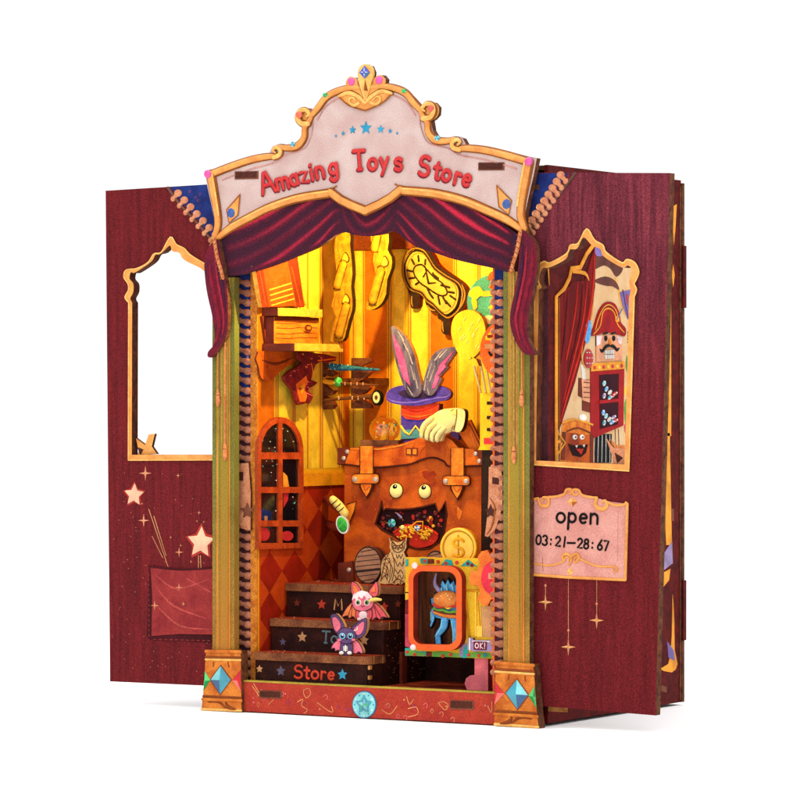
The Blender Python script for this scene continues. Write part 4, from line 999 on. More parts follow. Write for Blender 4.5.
hd.poly(hp, ye((598,578),(628,570),(686,690),(694,768),(668,800),(570,652)), casel, 0, 4, guard); hd.tube(hp, ye((610,590),(676,760)), .7, strapm, .1, .6); hd.tube(hp, ye((622,584),(684,712)), .6, guard, .1, .6); hd.dome(hp, ye((664,766))[0], 2.2, 2.4, 1, silver, .1, 10)
hd.poly(FP(YC+6), ye((470,660),(500,650),(560,730),(520,740)), casel, 0, 4, guard)
sc_.part('handle', hd)
sc_.done()

def simple(name, label, cat, mb, group=None): return Thing(name, label, cat, group, single=mb)

ZLID = P(380, 446.5, 133).z
# snow globe
t = Thing('snow_globe', 'small glass dome full of gold glitter on the suitcase lid beside the hat', 'snow globe')
gmat = bpy.data.materials.new('clear glass'); gmat.use_nodes = True; bb = gmat.node_tree.nodes['Principled BSDF']
bb.inputs['Base Color'].default_value = (1, .97, .85, 1); bb.inputs['Transmission Weight'].default_value = 1; bb.inputs['Roughness'].default_value = .02; bb.inputs['IOR'].default_value = 1.06; bb.inputs['Coat Weight'].default_value = 1; bb.inputs['Coat Roughness'].default_value = .03
c = P(384.5, 428.5, 133)
k = MB(); k.box(P(365,443,133).x, P(403,443,133).x, 124, 142, P(380,447,133).z, P(380,440,133).z, stepw); t.part('base', k)
k = MB(); k.sphere(c+Vector((0,0,-1)), 16.2, gmat, .88, 28, 18); t.part('dome', k)
k = MB()
for i in range(60):
    a_ = random.uniform(0, 6.28); rr = 13*random.random()**.5; hh = random.uniform(-11, 9)
    if rr*rr+hh*hh > 160: continue
    p = c+Vector((rr*math.cos(a_), rr*math.sin(a_), hh)); k.sphere(p, random.uniform(.5, 1.5), (treas, coinm, chee, clkd, coinm, treas, mtl)[i % 7], 1, 6, 4)
k.tube3([c+Vector((0,0,-12)), c+Vector((1,0,-3)), c+Vector((-1,0,6))], [5,3.5,1], treas)
t.part('glitter', k); t.done()

# hat with ears
t = Thing('top_hat', 'purple top hat with red band and two grey rabbit ears sticking out', 'hat')
Yh = 134; hpn = FP(Yh)
k = MB(); zb_ = zpx(402, Yh, ZLID+.2)
k.poly(hpn, [ye((234,478))[0], ye((456,478))[0], ye((452,560))[0], (438,zb_+.5), (401,zb_)], hatp, 0, 7, edge)
k.poly(hpn, ye((236,628),(450,618),(450,668),(236,680)), hatt, .5)
k.tube(hpn, ye((236,606),(258,640),(284,656),(320,606),(352,648),(384,612),(420,640)), 1.3, hatz, .8, .5); k.tube(hpn, ye((234,684),(450,676)), .6, hatd, .3, .5)
k.poly(hpn, ell(ye((540,668))[0], 5.2, 5.4), hatp, 2.2, 6)
cro = t.part('crown', k)
k = MB(); k.poly(hpn, ye((238,482),(456,474),(450,520),(410,556),(340,572),(268,566),(242,545)), hatr, 1.2); k.tube(hpn, ye((245,500),(330,520),(440,490)), [.5,1.2,.5], tonguem, 1.2, .5, 4); k.tube(hpn, ye((250,540),(330,555),(420,535)), [.5,1.2,.5], bo, 1.2, .5, 4)
t.part('band', k, cro)
k = MB()
k.poly(hpn, ye((160,440),(166,412),(196,388),(250,374),(330,374),(430,374),(490,382),(522,404),(528,430),(505,456),(450,466),(400,480),(330,490),(250,486),(190,474),(166,460)), hatp, 3.4, 5, edge, smooth=4)
k.tube(hpn, ye((166,448),(200,466),(260,474),(330,470),(400,456),(450,446),(500,442),(524,424)), [.5,1,1.1,1.1,1.1,1.1,1,.5], M('hat rim light', (120,96,196), .6, .15), 3.4, .5, 4)
k.poly(hpn, ye((232,420),(260,400),(320,390),(380,390),(430,402),(448,420),(420,440),(340,450),(270,444)), hatd, 3.8, .6, smooth=4)
t.part('brim', k)
for o1, o2, hl in ((((180,36),(215,50),(270,110),(310,200),(330,290),(350,370),(345,415),(318,440),(280,432),(250,380),(215,280),(190,170),(180,80)), ((188,80),(232,160),(260,240),(278,330),(288,375),(250,335),(222,245),(200,160)), (((215,60),(250,120)), ((240,110),(275,180)), ((270,160),(300,250)), ((290,260),(310,340)), ((270,380),(300,430)), ((310,300),(330,390)))),
                   (((540,156),(550,176),(522,218),(496,258),(502,274),(456,324),(466,336),(440,390),(412,428),(385,430),(360,402),(360,362),(388,262),(415,202),(460,166),(510,156)), ((540,172),(500,214),(462,250),(430,320),(412,392),(430,388),(455,330),(446,318),(492,268),(486,252)), (((470,176),(430,230)), ((500,168),(455,215)), ((410,250),(385,330)), ((430,260),(400,350)), ((385,390),(395,425)), ((375,330),(370,400))))):
    k = MB(); k.poly(FP(Yh-6), ye(*o1), earg, 0, 6, edgel, smooth=3); k.poly(FP(Yh-6), ye(*o2), earp, .5)
    for a_, b_ in hl: k.tube(FP(Yh-6), ye(a_, b_), [.3, 1.0], earl, .2, .5)
    t.part('rabbit_ear', k)
t.done()

# white glove
t = Thing('cartoon_glove', 'puffy white cartoon glove gripping the suitcase lid', 'glove')
gp_ = FP(YC-10); k = MB()
k.poly(gp_, ye((352,668),(348,622),(366,588),(400,560),(432,530),(480,510),(530,504),(562,508),(566,560),(552,632),(520,634),(490,644),(474,664),(466,690),(440,694),(400,690),(372,680)), glovem, 0, 5, glovem, smooth=3)
k.dome(gp_, ye((482,580))[0], 16, 12, 4, glovem, -.1, 26, rot=-24)
t.part('palm', k)
for a_, r_ in (((( 420,560),(385,590),(366,625),(362,662)), 3.2), (((440,590),(412,612),(396,640),(392,672)), 3.3), (((465,610),(440,632),(424,655),(422,682)), 3.2), (((490,620),(468,640),(452,662),(448,684)), 2.9)):
    k = MB(); k.tube(gp_, ye(*a_), [r_*.9, r_*1.05, r_*1.1, r_*.95], glovem, 2.2, .9, 5, 10); t.part('finger', k)
k = MB()
for L_ in (((372,672),(378,640),(392,620)), ((402,686),(408,650),(424,628)), ((434,690),(436,664),(452,640)), ((534,632),(540,612),(548,606)), ((530,520),(545,512))): k.tube(gp_, ye(*L_), .45, glovel, 4.2, .7, 3)
t.part('seam', k)
k = MB(); k.poly(gp_, ye((560,512),(590,508),(606,524),(606,566),(596,610),(580,636),(560,640),(545,628),(556,580),(560,540)), glovem, 2.4, 7, clkd, smooth=3); k.tube(gp_, ye((560,512),(558,560),(544,630)), .5, glovel, 2.6, .6, 4)
t.part('cuff', k); t.done()

# =====================================================================
# LEFT WALL: SHELF, CRATE, LADDER, DRAGON, WAND RACK
# =====================================================================
ZU = P(270, 307.8, 24).z; ZU2 = P(270, 315.8, 24).z; ZL1 = P(270, 343.4, 24).z; ZL2 = P(270, 351, 24).z
t = Thing('wall_shelf', 'two-tier yellow wooden shelf fixed high on the wallpapered side wall', 'shelf')
k = MB(); XU = P(278,312,24).x; XW = P(294.5,347,24).x
k.box(XL+.8, XU, 24, Q(322.5,312,XU).y, ZU2, ZU, guard, shelfw); t.part('shelf_board', k)  # shade painted on the front in dark brown, lamplight on the right face in yellow
k = MB(); k.box(XL+.8, XW, 24, Q(343,347,XW).y, ZL2, ZL1, guard, shelfw); t.part('shelf_board', k)  # same painted shade in front and lit yellow at the right
k = MB(); k.poly(SP(XL+3), [(262,316),(272,316),(274,343),(266,343)], guard, 0, 2.2); k.poly(SP(XL+3), zE((92,-42),(290,-42),(285,10),(240,30),(200,60),(150,104),(108,92),(96,40)), case, 0, 2.2, guard, smooth=2)
k.tube(SP(XL+3), zE((110,0),(180,20),(260,-10)), [.5,1.6,.5], guard, .1, .5, 4)
t.part('bracket', k)
t.done()
k = MB(); XCr = XL+13; kp = SP(XCr)
yA, yB_ = Q(274,330,XCr).y, Q(319,330,XCr).y
k.box(XL+1.2, XCr, yA, yB_, ZL1+.2, ZU2-1.2, guard, crate)  # crate front coloured dark for shade, right face coloured as lit
for y in (323,328,333.5,338): k.tube(kp, [(276,y),(290,y+.6),(300,y-.5),(317,y)], .35, guard, .1, .5, 4)
k.poly(kp, [(274.6,317.5),(318.5,317.8),(318.5,320.6),(274.6,320.3)], guard, .3)
k.poly(kp, ell(zC((340,540))[0], 3.6, 3.4), guard, .4); k.poly(kp, ell(zC((342,540))[0], 2, 1.6), crate, .7, .4); k.tube(kp, zC((318,556),(345,562),(358,540)), .5, guard, .5, .5, 3)
simple('wooden_crate', 'small orange wooden crate with a knot between the two shelf boards', 'crate', k)
t = Thing('toy_ladder', 'red toy ladder with brown rails leaning on the upper shelf', 'ladder')
lp_ = SP(XL+11)
k = MB(); k.poly(lp_, ya((95,300),(310,220),(372,606),(150,616)), bookr, -1, 2.5)
for y in (455,498,540,580): k.tube(lp_, ya((160+(y-440)*.12,y+25),(330+(y-440)*.18,y-28)), .9, shelfw, -.8, .7)
for y in (400,425): k.tube(lp_, ya((150,y+20),(325,y-30)), .5, case, -.9, .7)
t.part('rung_panel', k)
for pts in (((40,290),(96,270),(155,618),(96,618)), ((290,190),(374,160),(436,618),(372,618))):
    k = MB(); k.poly(lp_, ya(*pts), bookb, 0, 5, shelfw); k.tube(lp_, ya(((pts[0][0]+pts[1][0])/2, 300), ((pts[2][0]+pts[3][0])/2, 600)), 1.2, bookr, .1, .4); t.part('rail', k)  # yellow sides carry the lamplight on the rail edges in their colour
k = MB(); k.tube(lp_, ya((376,180),(400,330),(425,480),(455,600)), [1.2,1.5,1.5,1], shelfw, -2, .8, 4); t.part('lit_edge', k)  # thin yellow strip standing in for the lit edge of the ladder
t.done()
k = MB(); dp = SP(XL+12)
k.poly(dp, yc((155,150),(240,150),(330,160),(410,180),(405,205),(350,220),(318,206),(272,230),(250,290),(240,330),(285,350),(266,368),(238,384),(212,402),(252,430),(255,448),(232,490),(206,470),(203,490),(160,500),(140,470),(122,400),(70,340),(65,310),(100,275),(160,240),(182,215),(155,185)), drag, 0, 4, bookb)
k.poly(dp, yc((140,360),(205,305),(215,340),(196,400),(212,440),(200,478),(165,480),(148,420)), drago, .5); k.poly(dp, yc((165,380),(195,350),(188,400),(172,430)), treas, .9)
for i in range(26):
    x, y = random.choice(((170,170),(230,180),(300,185),(210,240),(150,270),(110,310),(200,300),(150,400),(235,350))); k.gem(dp, ell(yc((x+random.uniform(-25,25), y+random.uniform(-14,14)))[0], 1.6, 1.6, 5), [drag, bookb, (drago, guard, batr)[i % 3]], 1.2, .2)
for L_ in (((240,220),(250,270),(245,320)), ((215,380),(250,400)), ((205,420),(250,440)), ((285,205),(360,196),(408,192))): k.tube(dp, yc(*L_), .7, (batr, drago)[len(L_) % 2], .3, .6, 3)
simple('dragon_toy', 'dark red dragon puppet with orange belly hanging under the shelf', 'toy dragon', k)
# wand rack
YR = 142
t = Thing('wand_rack', 'brown two-bracket rack holding three magic wands on the yellow wall', 'rack')
for pts in (((282,215),(330,200),(352,240),(330,262),(380,268),(412,290),(370,310),(330,300),(300,345),(372,400),(410,402),(380,430),(330,440),(380,470),(405,500),(380,528),(330,530),(285,520),(275,400)),
            ((508,186),(642,186),(640,212),(590,232),(560,252),(600,262),(640,280),(600,320),(556,345),(600,362),(636,385),(600,420),(560,436),(600,470),(640,500),(640,522),(506,524),(506,380))):
    k = MB(); k.poly(FP(YR), yc(*pts), rackm, 0, 5, bookb); 
    for i in range(5): x = (300, 540)[pts[0][0] > 400]; k.tube(FP(YR), yc((x,230+i*62),(x+40,240+i*62)), .8, guard, .2, .6)
    k.box(P(yc(pts[0])[0][0],380,YR).x+2, P(yc(pts[0])[0][0],380,YR).x+14, YR+5.01, YB-.7, P(340,385,YR).z, P(340,378,YR).z, rackm)
    t.part('bracket', k)
t.done()
wp3 = FP(YR-5)
k = MB(); k.tube(wp3, yc((358,240),(380,243),(400,246),(430,250),(520,254),(600,260),(692,264)), [2,4.4,3.2,3.8,2.6,1.9,1.1], wandt, 0, .9, 3)
for x in (372,398,425,450,490): k.tube(wp3, yc((x,226+(x-372)*.06),(x+10,262)), .6, teall, 2.6-(x-372)*.01, .8)
simple('magic_wand', 'teal crystal wand, topmost on the rack', 'wand', k, 'magic wands on the rack')
k = MB(); k.tube(wp3, yc((330,342),(370,350),(400,350)), [2.4,2.8,2], treas, 0, .9, 3); k.tube(wp3, yc((440,356),(560,362),(688,370)), [1.7,1.5,1], wandb, 0, .9, 3)
k.gem(wp3, ell(yc((420,346))[0], 4.8, 5, 8), [leafg, gemgrl, lett], 3, .4)
for x in (470,510,550,590): k.tube(wp3, yc((x,352),(x,366)), .7, tan, 1, .8)
simple('magic_wand', 'thin brown wand with faceted green jewel handle, middle of the rack', 'wand', k, 'magic wands on the rack')
k = MB(); k.tube(wp3, yc((322,468),(400,462),(500,452),(560,448),(640,444),(680,446)), [1.3,1.5,2,2.6,3,3.4], wandb, 0, .9, 3)
for x in (430,520,560,600): k.tube(wp3, yc((x,444),(x,462)), .9, tan, 1.6, .8)
k.poly(wp3, ell(yc((690,452))[0], 5, 7.8), black, 4, 5); k.poly(wp3, ell(yc((690,450))[0], 3.5, 5.6), eyec, 4.5, .6); k.poly(wp3, ell(yc((690,450))[0], 1.5, 2.2), wandb, 4.9, .6)
simple('magic_wand', 'thick brown wand ending in a black and cream wheel, lowest on the rack', 'wand', k, 'magic wands on the rack')
# jewel and scroll on pegs
t = Thing('jewelled_peg', 'cream scroll and green oval jewel on brown pegs beside the suitcase', 'ornament'); jp = FP(106)
k = MB(); k.tube3([(XL+1.2, 146, P(326,500,106).z), P(333,503,112), P(338,508,106)], [4,4.5,4.5], bookb); k.tube3([(XL+1.2, 150, P(330,526,106).z), P(336,527,112), P(343,525,107)], [4.5,5,5], bookb); t.part('peg', k)
k = MB(); k.tube(jp, yp((128,158),(160,190),(192,232)), [4.4,5,4.6], scrollc, 2, .8, 4, 12)
for x, y in ((140,180),(158,200),(174,220)): k.tube(jp, yp((x-10,y+6),(x+22,y-22)), .5, clkd, 6, .7)
t.part('scroll', k)
k = MB(); k.poly(jp, ell(yp((185,291))[0], 6, 9.2, rot=-14), white, 5, 2.5); k.dome(jp, yp((185,291))[0], 4.8, 7.8, 2.5, leafg, 5, 16, rot=-14); k.tube(jp, yp((172,310),(188,285),(192,262)), .6, gemgrl, 7.2, .7, 3)
t.part('jewel', k); t.done()

# hanging candle clusters
def candles(name, label, outl_, Y, cs, fl, tops):
    t = Thing(name, label, 'candles', 'candle clusters hanging behind the curtain'); pl = FP(Y)
    k = MB(); k.poly(pl, outl_, cand, 0, 7, clkd, smooth=2)
    for L_ in tops: k.tube(pl, L_, [.3,.9,.3], M('wax ridge', (150,90,16), .7, .15), .1, .6, 3)
    k.box(pl.m(outl_[0]).x+1, pl.m(outl_[1]).x-1, Y+1, Y+6, pl.m(outl_[0]).z-2, P(400, 214, YS).z-1, clkd)
    t.part('wax_root', k)
    for p, r in cs: 
        k = MB(); k.tube(pl, p, [r, r*1.05, r*1.1][:len(p)] if len(p) == 3 else r, cand, 1.6, .7, 4, 10)
        a_, b_ = p[0], p[-1]; k.tube(pl, [(a_[0]-r*.86, a_[1]), (b_[0]-r*.95, b_[1])], .6, candl, 1.7, .6); k.tube(pl, [(b_[0]-r*.8, b_[1]+r*.8), (b_[0]+r*.7, b_[1]+r*.9)], .6, candl, 1.7, .6); k.tube(pl, [(a_[0]-r*.7, a_[1]-r*.8), (a_[0], a_[1]-r*1.1), (a_[0]+r*.8, a_[1]-r*.7)], .5, candl, 2.2, .6, 3)
        k.tube(pl, [(a_[0]+r*.9, a_[1]), (b_[0]+r*.85, b_[1])], .5, candl, 1.9, .6)
        t.part('candle', k)
    for c in fl:
        k = MB(); k.poly(pl, [(c[0],c[1]-6.5),(c[0]+3.4,c[1]-1),(c[0]+3.2,c[1]+3),(c[0]-.5,c[1]+5),(c[0]-4,c[1]+3),(c[0]-3,c[1]-1.5)], candl, 1.4, smooth=3)
        k.poly(pl, [(c[0],c[1]-5),(c[0]+2.7,c[1]-.8),(c[0]+2.4,c[1]+2.6),(c[0]-.5,c[1]+4),(c[0]-3,c[1]+2.4),(c[0]-2.2,c[1]-1.3)], flame, 2.0, 1, smooth=3); t.part('flame', k)
    t.done()
candles('candle_cluster', 'long yellow hanging cluster of dripping candles near the shelf', zC((488,60),(548,60),(550,120),(556,180),(562,270),(555,330),(562,400),(560,450),(545,500),(530,560),(512,605),(450,605),(462,545),(478,480),(458,430),(470,380),(468,330),(482,250),(472,150)), 108,
        [(zC((520,225),(505,275),(490,325)), 4.6), (zC((535,435),(520,490),(500,570)), 4.6)], [zC((530,192))[0], zC((533,400))[0]],
        [zC((500,80),(490,130),(500,190)), zC((520,330),(530,370),(545,400)), zC((470,440),(475,400),(490,360)), zC((480,500),(475,550),(465,600)), zC((500,350),(495,400),(505,430))])
candles('candle_cluster', 'shorter yellow hanging cluster of dripping candles near the clock', zC((652,60),(742,60),(738,150),(758,185),(757,240),(735,300),(730,370),(705,420),(668,446),(640,448),(630,430),(652,360),(680,290),(665,210),(668,150)), 120,
        [(zC((690,80),(684,110),(678,140)), 4.4), (zC((708,255),(692,310),(668,400)), 4.8)], [zC((727,210))[0]],
        [zC((720,80),(725,130),(715,160)), zC((680,180),(672,220),(685,260)), zC((720,330),(708,370),(695,405)), zC((742,250),(728,300),(722,340))])

# clock
t = Thing('wall_clock', 'lopsided yellow clock with dripping brown rim on the back wall', 'clock')
Yk = YB-9; kp = FP(Yk); k = MB()
k.poly(kp, yd((180,75),(245,92),(285,135),(315,195),(375,245),(445,292),(495,335),(515,390),(503,450),(480,500),(435,535),(402,556),(398,640),(384,664),(354,658),(340,625),(346,575),(318,555),(320,520),(270,506),(240,465),(228,424),(198,404),(192,468),(166,490),(138,480),(130,400),(108,345),(82,285),(76,200),(98,130),(138,90)), clkd, 0, 8, bookb, smooth=3)
ko = t.part('case', k)
face = yd((182,104),(228,118),(262,165),(300,225),(370,278),(438,318),(464,370),(460,430),(438,490),(382,534),(340,512),(292,462),(250,432),(210,382),(150,360),(112,302),(100,222),(116,160),(148,116))
fx_, fy_ = sum(p[0] for p in face)/len(face), sum(p[1] for p in face)/len(face); big = [(fx_+(x-fx_)*1.1, fy_+(y-fy_)*1.08) for x, y in face]
k = MB(); k.tube(kp, big+big[:1], .9, clkr, .3, .7, 3); k.poly(kp, face, clkf, .8, smooth=3); k.tube(kp, face+face[:1], 1.0, clkd, .9, .7, 3)
in_ = [(fx_+(x-fx_)*.9, fy_+(y-fy_)*.92) for x, y in face]; k.tube(kp, in_+in_[:1], .55, clkr, .9, .7, 3)
k.tube(kp, yd((160,100),(110,150),(92,230),(104,310),(140,365)), [.5,1,1,1,.5], clkr, .2, .6, 4); k.tube(kp, yd((480,330),(500,390),(488,450),(450,510)), [.5,1,1,.5], clkr, .2, .6, 4)
k.tube(kp, yd((352,580),(352,620),(358,645)), [.5,1,.5], clkr, .3, .6, 3); k.tube(kp, yd((145,410),(145,450),(152,475)), [.5,1,.5], clkr, .3, .6, 3); k.tube(kp, yd((250,470),(270,495),(300,505)), [.5,1,.5], clkr, .3, .6, 3)
t.part('dial', k)
k = MB(); rg = yd((175,205),(215,198),(250,232),(300,285),(350,320),(382,370),(378,398),(345,405),(300,385),(250,350),(205,320),(168,270),(160,232)); k.tube(kp, rg+rg[:1], .9, clkd, 1.2, .6, 3)
for a_, b_ in (((150,165),(165,195)), ((192,140),(196,175)), ((240,165),(238,195)), ((118,235),(152,243)), ((135,290),(165,286)), ((175,330),(192,318)), ((250,350),(272,395)), ((265,385),(290,420)), ((325,410),(335,460)), ((355,410),(378,455)), ((375,440),(405,475)), ((345,335),(400,350)), ((395,380),(430,385)), ((300,270),(325,290)), ((405,405),(440,430)), ((290,255),(300,285))): k.tube(kp, yd(a_, b_), 1.15, clkd, 1.3, .6)
t.part('hour_marks', k)
k = MB(); k.tube(kp, yd((238,205),(262,320)), [.5,1.1], clkd, 2.2, .6); k.tube(kp, yd((262,322),(310,318)), [1,.5], clkd, 2.2, .6); k.tube(kp, yd((228,278),(250,240)), [.8,.4], clkd, 2.2, .6)
t.part('hand', k); t.done()

# balloons
k = MB(); q = FP(70); k.poly(q, ell((492,302), 25, 27), bt, 0, 6, edgel)
k.poly(q, yd((525,390),(560,350),(600,345),(625,375),(660,372),(690,400),(640,410),(600,408),(575,430),(535,410)), by, .5, smooth=3); k.poly(q, yd((655,485),(690,460),(760,430),(760,500),(700,500)), by, .5, smooth=3); k.poly(q, yd((620,560),(660,535),(740,560),(720,590),(640,590)), eyec, .5, smooth=3)
k.poly(q, yd((545,430),(575,425),(582,480),(560,500)), by, .4, smooth=3); k.poly(q, ell((500,289), 8.2, 12), treas, .9); k.poly(q, yd((652,300),(670,250),(720,235),(760,240),(760,290),(690,290)), bo, 1.2, smooth=2)
for c in ((674,345),(703,352),(712,330)): k.dome(q, yd(c)[0], 1.7, 1.9, .8, bo, .9, 10)
simple('balloon', 'big teal balloon with yellow clouds behind the yellow one', 'balloon', k, 'balloons above the booth')
k = MB(); q = FP(62); k.poly(q, cr([(468,309.8),(481,316),(485.5,333),(480,350),(471,359),(462,358),(455,347),(451,331),(455,316)], 4, True), by, 0, 6, edgel)
k.poly(q, [(471,357),(476,359),(479,366),(472,366)], by, 0, 6, edgel)
for i in range(16):
    x, y = random.uniform(457,479), random.uniform(320,350); k.tube(q, [(x,y),(x+2,y-3)], .4, M('balloon highlight', (252,232,120), .6, .1), .1, .5)
simple('balloon', 'plain yellow balloon in front of the teal one', 'balloon', k, 'balloons above the booth')
k = MB(); q = FP(56); k.poly(q, ell((503,350), 23, 29), bo, 0, 6, edgel)
k.poly(q, zD((578,600),(600,560),(640,552),(700,560),(700,600)), by, .4, smooth=2); k.poly(q, zD((575,620),(700,616),(700,640),(578,645)), tan, .7); k.poly(q, zD((585,575),(700,570),(700,584),(590,590)), bookb, .9)
k.poly(q, zD((590,658),(700,655),(700,684),(600,680)), black, .6)
for i in range(5): k.poly(q, zD((575+i*14,725),(582+i*14,750),(590+i*14,725)), bo, .3)
simple('balloon', 'orange balloon with a burger print half hidden by the pillar', 'balloon', k, 'balloons above the booth')
t = Thing('ticket_stand', 'yellow slotted stand with pale balloon sticks at the back right', 'stand')
k = MB(); q = FP(84); k.poly(q, [(480,393),(506,393),(506,447),(480,446)], by, 0, 12, shelfw)
for y in (403,417.5,429.5): k.poly(q, [(487,y-1.6),(506,y-1.6),(506,y+1.6),(487,y+1.6)], clkd, .5)
k.poly(q, [(484,438),(506,438),(506,444),(484,444)], gemred, .5); k.poly(q, [(480,446),(478,450),(508,450),(506,447)], by, 0, 12)
zq_ = q.m((480,449)).z; k.box(q.m((481,400)).x, q.m((505,400)).x, 86, 92, zt3-.01, zq_, clkd)
k.box(q.m((494,400)).x, XR2-.2, 85, 96, q.m((480,440)).z, q.m((480,410)).z, clkd)
k.box(XS+.1, XR2-.5, 84, 111.5, zt3-8, zt3-.02, stepw)
t.part('post', k)
for a_, b_ in (((473,362),(481,393)), ((480,360),(486,393)), ((487,372),(491,393)), ((494,375),(496,393))):
    k = MB(); k.tube3([P(*a_, 72), P(*b_, 86)], 1.2, glovem); t.part('stick', k)
t.done()

# =====================================================================
# THINGS ON THE STEPS
# =====================================================================
def barrel(label, cx, cy, rx, ry, Y):
    t = Thing('barrel', label, 'barrel', 'barrels in front of the suitcase')
    pl = FP(Y); k = MB(); zz = pl.m((cx, cy+ry)).z; dz = zt3-zz
    sh = lambda p, l=0: pl.m(p, l)+Vector((0, 0, dz+.3))
    class Pl: n = pl.n; m = staticmethod(sh)
    for i, f in enumerate((1, 1.08, 1.02)):
        k.poly(Pl, ell((cx, cy), rx*f, ry*(1 if i == 0 else .985)), bard if i == 1 else guard, -i*5-.2, 5, guard if i != 1 else bard)
    t.part('body', k)
    k = MB(); k.poly(Pl, ell((cx, cy), rx*.96, ry*.96), barw, 1.2); k.tube(Pl, ell((cx, cy), rx, ry)+[(cx+rx, cy)], 1.0, bard, .6, .8)
    for i in range(-3, 4):
        yy = i*ry*.27; xx = rx*math.sqrt(max(0, 1-(yy/ry)**2))*.9; k.tube(Pl, [(cx-xx, cy+yy+1.2), (cx, cy+yy), (cx+xx, cy+yy-1.2)], .4 if i != 1 else 1.2, bard, 1.3, .5)
    t.part('lid', k); t.done()
barrel('round wooden barrel lying on its side between the suitcase corner and the owl', 368.5, 560.5, 13.2, 18.2, 96)
barrel('small barrel mostly hidden behind the gold coin', 436, 562, 11, 17, 100)

k = MB(); q = FP(80); zz = q.m((392,585)).z; dzo = zt3-zz
class Ow: n = q.n; m = staticmethod(lambda p, l=0: q.m(p, l)+Vector((0, 0, dzo+.3)))
k.poly(Ow, yp((421,360),(434,374),(450,380),(468,386),(486,380),(502,374),(517,360),(513,386),(514,410),(506,428),(500,438),(510,462),(514,500),(508,545),(504,575),(514,598),(496,604),(486,612),(470,604),(452,612),(436,604),(400,608),(362,602),(366,588),(380,560),(378,520),(384,484),(400,458),(424,442),(432,432),(424,412),(426,388)), owlw, 0, 6, edge)
for L_ in (((430,372),(452,396),(470,404),(490,394),(508,372)), ((438,388),(440,420),(468,440),(500,420),(506,390)), ((424,434),(408,470),(392,520),(378,590)), ((400,462),(430,500),(440,540),(420,600)), ((436,440),(448,480),(450,530),(438,590)), ((392,500),(410,520),(400,570)), ((388,540),(410,560)), ((460,450),(466,470),(476,452),(484,470),(494,450)), ((458,490),(468,512),(480,492),(490,512),(502,490)), ((456,530),(470,552),(482,532),(496,552)), ((400,478),(420,470)), ((394,500),(424,492)), ((442,600),(470,580),(500,600)), ((450,606),(452,594)), ((482,606),(484,594))):
    k.tube(Ow, yp(*L_), .5, owld, .1, .6, 3)
for L_ in (((392,480),(414,462)), ((388,520),(404,530),(414,560)), ((408,500),(418,540),(412,580)), ((424,470),(430,520),(424,570)), ((380,585),(400,560),(412,590)), ((450,470),(458,490)), ((500,470),(494,500)), ((452,560),(462,580),(474,560)), ((480,560),(490,580),(500,560)), ((440,380),(452,392)), ((500,378),(490,392))): k.tube(Ow, yp(*L_), .45, owld, .1, .6, 3)
for pts in (((404,470),(420,460),(416,500),(402,520)), ((396,530),(410,524),(408,556),(394,566))): k.poly(Ow, yp(*pts), tan, .3)
for c in ((452,410),(488,408)): k.poly(Ow, ell(yp(c)[0], 2.1, 2.2, 12), owld, .4); k.dome(Ow, yp(c)[0], 1.1, 1.1, .5, tan, .4, 8)
k.poly(Ow, yp((466,412),(476,412),(471,430)), owld, .7)
simple('owl_figure', 'pale carved wooden owl with engraved feathers, standing on the top step', 'owl figure', k)

def bat(label, q, ctr, outl_parts, eyes, body_m, details, feet_z):
    t = Thing('bat_figure', label, 'toy bat', 'toy bats sitting on the steps')
    lowz = min(q.m(p).z for nm, pts, m_, l_ in outl_parts for p in pts); dz = feet_z-lowz+.2
    class B_: n = q.n; m = staticmethod(lambda p, l=0: q.m(p, l)+Vector((0, 0, dz)))
    for nm, pts, m_, l_ in outl_parts:
        k = MB(); k.poly(B_, pts, m_, l_, 5, tan, smooth=3)
        k.tube(B_, cr(pts, 3, True)+cr(pts, 3, True)[:1], .4, M('bat outline', (60,30,50), .7, .1), l_, .5)
        t.part(nm, k)
    k = MB(); details(k, B_); t.part('face', k)
    t.done()
q = FP(9)
def bd1(k, B):
    for c in ((465,323),(505,323)):
        k.poly(B, ell(yl(c)[0], 2.7, 3.0), teall, 1.5, .8); k.dome(B, yl((c[0],c[1]+1))[0], 2.0, 2.4, .7, furd, 1.5, 12); k.dome(B, yl((c[0],c[1]+1))[0], 1.1, 1.4, .4, black, 2.0, 8); k.dome(B, yl((c[0]+3,c[1]-5))[0], .7, .8, .4, white, 2.2, 8)
    k.tube(B, yl((482,336),(486,340),(490,336)), .4, black, 1.6, .5); k.poly(B, ell(yl((450,342))[0], 2, 1.2, 10), batpk, 1.4, .7); k.poly(B, ell(yl((520,342))[0], 2, 1.2, 10), batpk, 1.4, .7)
    k.tube(B, yl((480,372),(480,398)), .8, white, .9, .6); 
    for y in (378,386,394): k.tube(B, yl((470,y),(490,y)), .5, white, 1.1, .6)
    for x in (460,500): k.dome(B, yl((x,408))[0], 2.4, 2, 1.5, white, .9, 10)
    k.poly(B, yl((414,238),(432,232),(454,264),(446,300),(425,290)), batpk, .9, .6, smooth=3); k.poly(B, yl((570,252),(568,292),(545,318),(518,296),(545,268)), batpk, .9, .6, smooth=3)
    k.tube(B, yl((524,296),(540,290),(538,278)), .5, white, 1.2, .5, 3)
